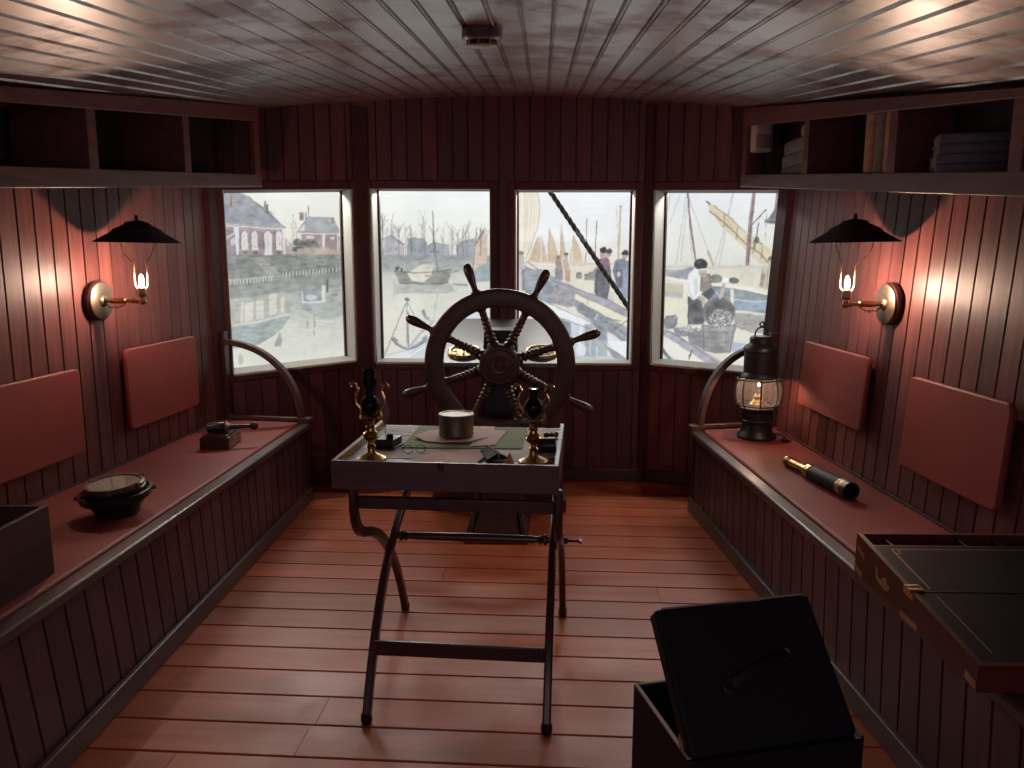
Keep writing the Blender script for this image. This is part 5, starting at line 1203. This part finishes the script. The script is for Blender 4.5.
P = empty('inkwell_box', 'small black inkstand box beside the tall brass lamp', 'inkstand', (-.440, 2.735, ZT+.0015), math.radians(-14))
mb = MB(); mb.box(-.042, .042, -.05, .05, 0, .008); mb.box(-.036, .036, -.044, .044, .008, .034); mb.build('body', M['black'], P, bevel=.003)
mb = MB(); mb.lathe([(0, .034), (.013, .034), (.013, .046), (.008, .05), (0, .05)], 18, T=Matrix.Translation((.012, -.012, 0))); mb.build('ink_bottle', M['smoked'], P)
P = empty('quill_pen', 'brown quill feather standing upright in the inkstand', 'quill', (-.452, 2.760, ZT+.0355), 0)
mb = MB(); q = bez((.0, 0, 0), (-.002, .0, .05), (-.006, 0, .10), (-.022, 0, .15), 10)
mb.tube(q, [.0018]*9+[.001, .0006], 6); mb.build('shaft', M['page'], P)
mb = MB()
for i in range(2, 10):
    a, b = q[i], q[i+1] if i < 10 else q[i]
    w0, w1 = [.004, .012, .018, .021, .022, .020, .016, .010, .002][i-2:i]+[.0] if False else (.022*math.sin(PI*(i-1.2)/9.5), .022*math.sin(PI*(i-.2)/9.5))
    for s, kk in ((-1, .6), (1, 1.)):
        mb.add([a+Vector((0, -.0008, 0)), b+Vector((0, -.0008, 0)), b+Vector((s*kk*w1, 0, .010)), a+Vector((s*kk*w0, 0, .010)), a+Vector((0, .0008, 0)), b+Vector((0, .0008, 0)), b+Vector((s*kk*w1, .0008, .010)), a+Vector((s*kk*w0, .0008, .010))], [(0, 1, 2, 3), (7, 6, 5, 4), (2, 6, 7, 3), (0, 3, 7, 4), (1, 5, 6, 2)])
mb.build('vane', M['feather'], P)
P = empty('spectacles', 'wire spectacles lying on the chart at the front of the tray', 'spectacles', (-.335, 2.640, ZT+.002), math.radians(12))
mb = MB()
for s in (-1, 1):
    mb.tube([(s*.022+.017*math.cos(2*PI*i/20), .0+.003*math.sin(2*PI*i/20), .014+.013*math.sin(2*PI*i/20)) for i in range(20)], .0014, 6, closed=True)
mb.tube([(-.006, 0, .018), (0, -.003, .021), (.006, 0, .018)], .0014, 6)
mb.build('rims', M['iron'], P)
for s in (-1, 1):
    mb = MB(); mb.tube([(s*.039, 0, .014), (s*.040, .04, .008), (s*.036, .085, .003)], .0014, 6); mb.build('temple', M['iron'], P)
P = empty('leather_wallet', 'open black leather wallet between folded paper and the shorter lamp', 'wallet', (-.066, 2.590, ZT+.003), math.radians(20))
mb = MB(); mb.add([(-.038, -.06, 0), (.0, -.06, .004), (.0, .06, .004), (-.030, .06, .0), (-.038, -.06, .006), (.0, -.06, .026), (.0, .06, .024), (-.030, .06, .006)], [(0, 3, 2, 1), (4, 5, 6, 7), (0, 1, 5, 4), (1, 2, 6, 5), (2, 3, 7, 6), (3, 0, 4, 7)]); mb.build('cover', M['leather'], P, bevel=.002)
mb = MB(); mb.add([(.002, -.055, .003), (.040, -.05, .0), (.040, .05, .0), (.002, .055, .003), (.002, -.055, .024), (.040, -.05, .005), (.040, .05, .005), (.002, .055, .022)], [(0, 3, 2, 1), (4, 5, 6, 7), (0, 1, 5, 4), (1, 2, 6, 5), (2, 3, 7, 6), (3, 0, 4, 7)]); o = mb.build('flap', M['leather'], P, bevel=.002)
mb = MB(); mb.box(-.001, .006, -.056, .056, .004, .027); mb.build('paper_edge', M['page'], P)
P = empty('black_cylinder', 'black cylinder box lying beside the shorter brass lamp', 'case', (.118, 2.650, ZT+.0275), math.radians(-5))
Tx = Matrix.Translation((-.035, 0, 0)) @ Matrix.Rotation(PI/2, 4, 'Y')
mb = MB(); mb.lathe([(0, 0), (.024, 0), (.026, .003), (.026, .050), (0, .050)], 28, T=Tx); mb.build('body', M['black'], P)
mb = MB(); mb.lathe([(0, .05), (.0265, .05), (.0265, .066), (.024, .069), (0, .069)], 28, T=Tx); mb.build('cap', M['black'], P)
P = empty('wax_seal_stamp', 'dark small seal stamp lying on the chart at the back right corner', 'stamp', (.150, 2.88, ZT+.012), math.radians(25))
Tx = Matrix.Translation((-.035, 0, 0)) @ Matrix.Rotation(PI/2, 4, 'Y')
mb = MB(); mb.lathe([(0, 0), (.008, .002), (.010, .012), (.006, .024), (.009, .034), (.006, .042), (0, .042)], 18, T=Tx); mb.build('handle', M['darkZ'], P)
mb = MB(); mb.lathe([(0, .042), (.007, .042), (.010, .048), (.010, .056), (0, .057)], 18, T=Tx); mb.build('die', M['brassd'], P)
P = MB(); P.lathe([(0, 0), (.016, 0), (.013, .005), (.004, .030), (0, .034)], 5); o = P.build('card_cone', M['cone'], loc=(-.008, 2.515, ZT+.001)); tag(o, 'small orange folded card left of the shorter lamp base', 'card')
o = MB(); o.box(-.03, .03, -.012, .012, 0, .012); ob = o.build('wooden_ruler', M['oakin'], loc=(.12, 2.545, ZT+.001), bevel=.002, rotz=math.radians(8)); tag(ob, 'short brown wooden stick in front of the black cylinder box', 'stick')

# ------------------------------------------------------------------ steering wheel, pedestal, console
WA = math.radians(-3.)
WC = Vector((-.066, 4.27, .912))
P = empty('ship_steering_wheel', 'large dark wooden ship steering wheel with eight turned spokes', 'steering wheel', WC, WA)
Ry = Matrix.Rotation(PI/2, 4, 'X')               # lathe axis z -> -y (towards the viewer)
mb = MB()
mb.lathe([(.312, -.030), (.318, -.037), (.330, -.040), (.392, -.040), (.404, -.036), (.410, -.028), (.410, .028), (.404, .036), (.392, .040), (.330, .040), (.318, .037), (.312, .030)], 72, T=Ry, closed=True)
rim = mb.build('rim', M['wheel'], P)
mb = MB()
for k in range(16):
    a = k*PI/8+.12; mb.lathe([(0, 0), (.006, 0), (.006, .002), (0, .003)], 10, T=Matrix.Translation((.364*math.cos(a), -.040, .364*math.sin(a))) @ Ry)
mb.build('dowel', M['black'], rim)
mb = MB(); mb.lathe([(0, -.05), (.104, -.05), (.110, -.042), (.110, .040), (.102, .050), (.086, .050), (.082, .058), (.056, .060), (0, .060)], 32, T=Ry); hub = mb.build('hub', M['wheel'], P)
mb = MB(); mb.lathe([(.030, .058), (.048, .058), (.050, .066), (.044, .074), (.030, .072), (.026, .066), (0, .066)], 28, T=Ry); mb.box(-.012, -.006, -.0745, -.064, -.014, .014); mb.box(.006, .012, -.0745, -.064, -.014, .014)
mb.build('hub_cap', wood('hub_cap_wood', (.08, .022, .016), (.13, .04, .03), 'X', rough=.3), hub)
random.seed(11)
for k in range(8):
    a = math.radians(18.3+45*k)
    D = Vector((math.cos(a), 0, math.sin(a)))
    prof = [(0, .085), (.036, .085), (.037, .105), (.030, .124)]
    r0 = .130
    for j in range(7):
        rr = .029-.0014*j
        prof += [(.019, r0), (rr, r0+.008), (rr, r0+.014), (.019, r0+.022)]; r0 += .0240
    prof += [(.022, .302), (.028, .312), (0, .318)]
    mb = MB(); mb.lathe(prof, 18, T=align((0, 0, 0), D)); mb.build('spoke', M['wheel'], P, sharp=1.2)
    mb = MB(); mb.lathe([(0, .405), (.027, .405), (.027, .414), (.020, .420), (.016, .430), (.017, .450), (.022, .480), (.0265, .515), (.0265, .540), (.021, .560), (.010, .570), (0, .572)], 20, T=align((0, 0, 0), D)); mb.build('handle', M['wheel'], P)

P = empty('wheel_stand', 'dark wooden pedestal and stepped foot carrying the steering wheel', 'stand', (-.070, 4.30, 0), WA)
mb = MB(); mb.box8([(-.170, -.335, 0), (.170, -.335, 0), (.170, .19, 0), (-.170, .19, 0), (-.170, -.335, .022), (.170, -.335, .022), (.170, .19, .022), (-.170, .19, .022)])
mb.build('foot_board', M['dark'], P, bevel=.004)
mb = MB(); mb.box8([(-.125, -.275, .018), (.125, -.275, .018), (.13, .08, .018), (-.13, .08, .018), (-.095, -.10, .16), (.095, -.10, .16), (.11, .08, .16), (-.11, .08, .16)])
mb.build('foot_step', M['darkZ'], P, bevel=.006)
for s in (-1, 1):
    mb = MB(); mb.box8([(s*.15-.014, -.295, .018), (s*.15+.014, -.295, .018), (s*.15+.014, .08, .018), (s*.15-.014, .08, .018), (s*.115-.012, -.10, .17), (s*.115+.012, -.10, .17), (s*.13+.012, .08, .17), (s*.13-.012, .08, .17)])
    mb.build('step_cheek', M['dark'], P, bevel=.004)
mb = MB(); mb.box8([(-.125, .09, .018), (.125, .09, .018), (.125, .185, .018), (-.125, .185, .018), (-.092, .09, 1.085), (.092, .09, 1.085), (.092, .185, 1.095), (-.092, .185, 1.095)])
mb.build('pedestal', M['black'], P, bevel=.006)
mb = MB(); mb.lathe([(0, 0), (.036, 0), (.036, .12), (0, .12)], 20, T=Matrix.Translation((.004, .10, .912)) @ Matrix.Rotation(PI/2, 4, 'X')); mb.build('axle', M['iron'], P)

P = empty('instrument_console', 'grey topped sloping console cabinet behind the steering wheel', 'console', (-.07, 4.80, 0), math.radians(-2.5))
x0, x1, ya, yb = -.385, .385, -.275, .375
mb = MB()
def cpos(s, z, off=0.): return Vector((s, ya-off, z))
strips(mb, cpos, x0, x1, lambda s: .0, lambda s: .865, .098, phase=x0)
mb.box8([(x0, ya+.014, 0), (x1, ya+.014, 0), (x1, yb, 0), (x0, yb, 0), (x0, ya+.014, .862), (x1, ya+.014, .862), (x1, yb, 1.045), (x0, yb, 1.045)])
mb.box8([(x0, ya, 0), (x0+.004, ya, 0), (x0+.004, ya+.014, 0), (x0, ya+.014, 0), (x0, ya, .864), (x0+.004, ya, .864), (x0+.004, ya+.014, .864), (x0, ya+.014, .864)])
mb.build('cabinet', M['back'], P)
mb = MB(); mb.box8([(x0-.012, ya-.03, .862), (x1+.012, ya-.03, .862), (x1+.012, yb, 1.066), (x0-.012, yb, 1.066), (x0-.012, ya-.03, .886), (x1+.012, ya-.03, .886), (x1+.012, yb, 1.090), (x0-.012, yb, 1.090)])
mb.build('sloping_top', M['grey'], P, bevel=.004)
mb = MB(); mb.box(x0-.018, x1+.018, ya-.022, yb, 0, .075); mb.build('plinth', M['frameX'], P, bevel=.006)
csl = math.atan2(.204, .68)
def dialc(x, y, mat, dmat, label, nm):
    zs = .886+(y-(ya-.03))*.204/(yb-ya+.03)
    o = Matrix.Translation((-.07, 4.80, 0)) @ Matrix.Rotation(math.radians(-2.5), 4, 'Z') @ Vector((x, y, zs))
    P = empty('console_compass', label, 'compass', o, math.radians(-2.5), 'compasses on the console')
    T = Matrix.Rotation(csl, 4, 'X') @ Matrix.Translation((0, 0, .002))
    mb = MB(); mb.lathe([(.080, 0), (.098, 0), (.099, .006), (.096, .014), (.090, .018), (.084, .017), (.080, .010)], 40, T=T, closed=True); mb.build('bezel', mat, P)
    mb = MB(); mb.lathe([(0, .009), (.082, .009)], 40, T=T); d = mb.build('dial', dmat, P)
    mb = MB()
    for k in range(8): mb.box(-.004, .004, .045, .075, .0095, .0105, T=T @ Matrix.Rotation(k*PI/4, 4, 'Z'))
    mb.build('mark', M['ink'], d)
    mb = MB(); mb.box8([tuple(T @ Vector(p)) for p in ((-.006, -.06, .011), (.006, -.06, .011), (.002, .07, .011), (-.002, .07, .011), (-.006, -.06, .013), (.006, -.06, .013), (.002, .07, .013), (-.002, .07, .013))]); mb.build('needle', M['ink'], P)
dialc(-.205, -.165, M['brass'], plain('brass_dial', (.60, .48, .20), rough=.4, metal=.5), 'bright brass ringed compass seen through the wheel beside the pale sill', 'a')
dialc(.250, -.165, M['brassd'], M['dial'], 'duller compass seen through the wheel next to its handle', 'b')

# ------------------------------------------------------------------ smoke detector and cable on the ceiling
dx, dy = -.097, 2.70
dz = ceilz(dx, dy)
P = empty('smoke_detector', 'round dark smoke detector mounted on the planked ceiling', 'smoke detector', (dx, dy, dz))
T = Matrix.Rotation(PI+.105, 4, 'X')
mb = MB(); mb.lathe([(0, -.006), (.064, -.006), (.066, .004), (.066, .030), (.063, .034), (0, .034)], 40, T=T); mb.build('base', plain('grey_brown_plastic', (.16, .13, .12), rough=.4), P)
mb = MB(); mb.lathe([(0, .034), (.046, .034), (.046, .050), (0, .050)], 32, T=T); mb.build('sensing_chamber', M['black'], P)
mb = MB(); mb.lathe([(0, .050), (.048, .050), (.048, .053), (.040, .057), (0, .058)], 32, T=T)
for k in range(8): mb.box(-.003, .003, .044, .051, .033, .052, T=T @ Matrix.Rotation(k*PI/4+.2, 4, 'Z'))
mb.lathe([(.050, .030), (.064, .032), (.060, .038), (.050, .038)], 36, T=T, closed=True)
mb.build('cap', plain('pale_plastic', (.40, .35, .32), rough=.35), P)
cab = MB(); pts = []
for q in np.linspace(0, 1, 12):
    Y = 2.66-1.5*q; x = -.155-.075*q*.9; pts.append((x, Y, ceilz(x, Y)-.004))
c0 = Vector(pts[0])
cab.tube([Vector(p)-c0 for p in pts], .004, 8); tag(cab.build('detector_cable', M['black'], loc=c0), 'thin dark cable running along the ceiling boards to the smoke detector', 'cable')

# ------------------------------------------------------------------ light
def area(name, loc, target, sx, sy, power, col):
    l = bpy.data.lights.new(name, 'AREA'); l.shape = 'RECTANGLE'; l.size = sx; l.size_y = sy; l.energy = power; l.color = col
    o = bpy.data.objects.new(name, l); COL.objects.link(o); o.location = loc
    o.rotation_euler = (Vector(target)-Vector(loc)).to_track_quat('-Z', 'Y').to_euler(); return o
# unseen fill lights added above the windows outside, to brighten the room
for w, (pos, a, b, zb0, zb1, zt0, zt1) in WIN.items():
    p = pos((a+b)/2, 2.005, -.525); q = pos((a+b)/2, .8, 3.0)
    area('window_fill', p, q, .65, .06, 13., (1., .96, .90))
# the gallery behind the visitor
area('gallery_lamp', (0, -1.6, 2.0), (0, 3.4, 1.5), 1.8, .6, 9., (1., .84, .90))
w = bpy.data.worlds.new('world'); S.world = w; w.use_nodes = True
w.node_tree.nodes['Background'].inputs[0].default_value = (.80, .62, 1., 1)
w.node_tree.nodes['Background'].inputs[1].default_value = .22
S.view_settings.view_transform = 'Standard'; S.view_settings.look = 'None'
S.view_settings.exposure = .22; S.view_settings.gamma = 1.; S.view_settings.use_curve_mapping = False
S.cycles.max_bounces = 8; S.cycles.diffuse_bounces = 4; S.cycles.glossy_bounces = 4
S.cycles.transparent_max_bounces = 12; S.cycles.use_denoising = True
S.cycles.sample_clamp_indirect = 6.
S.cycles.caustics_reflective = False; S.cycles.caustics_refractive = False
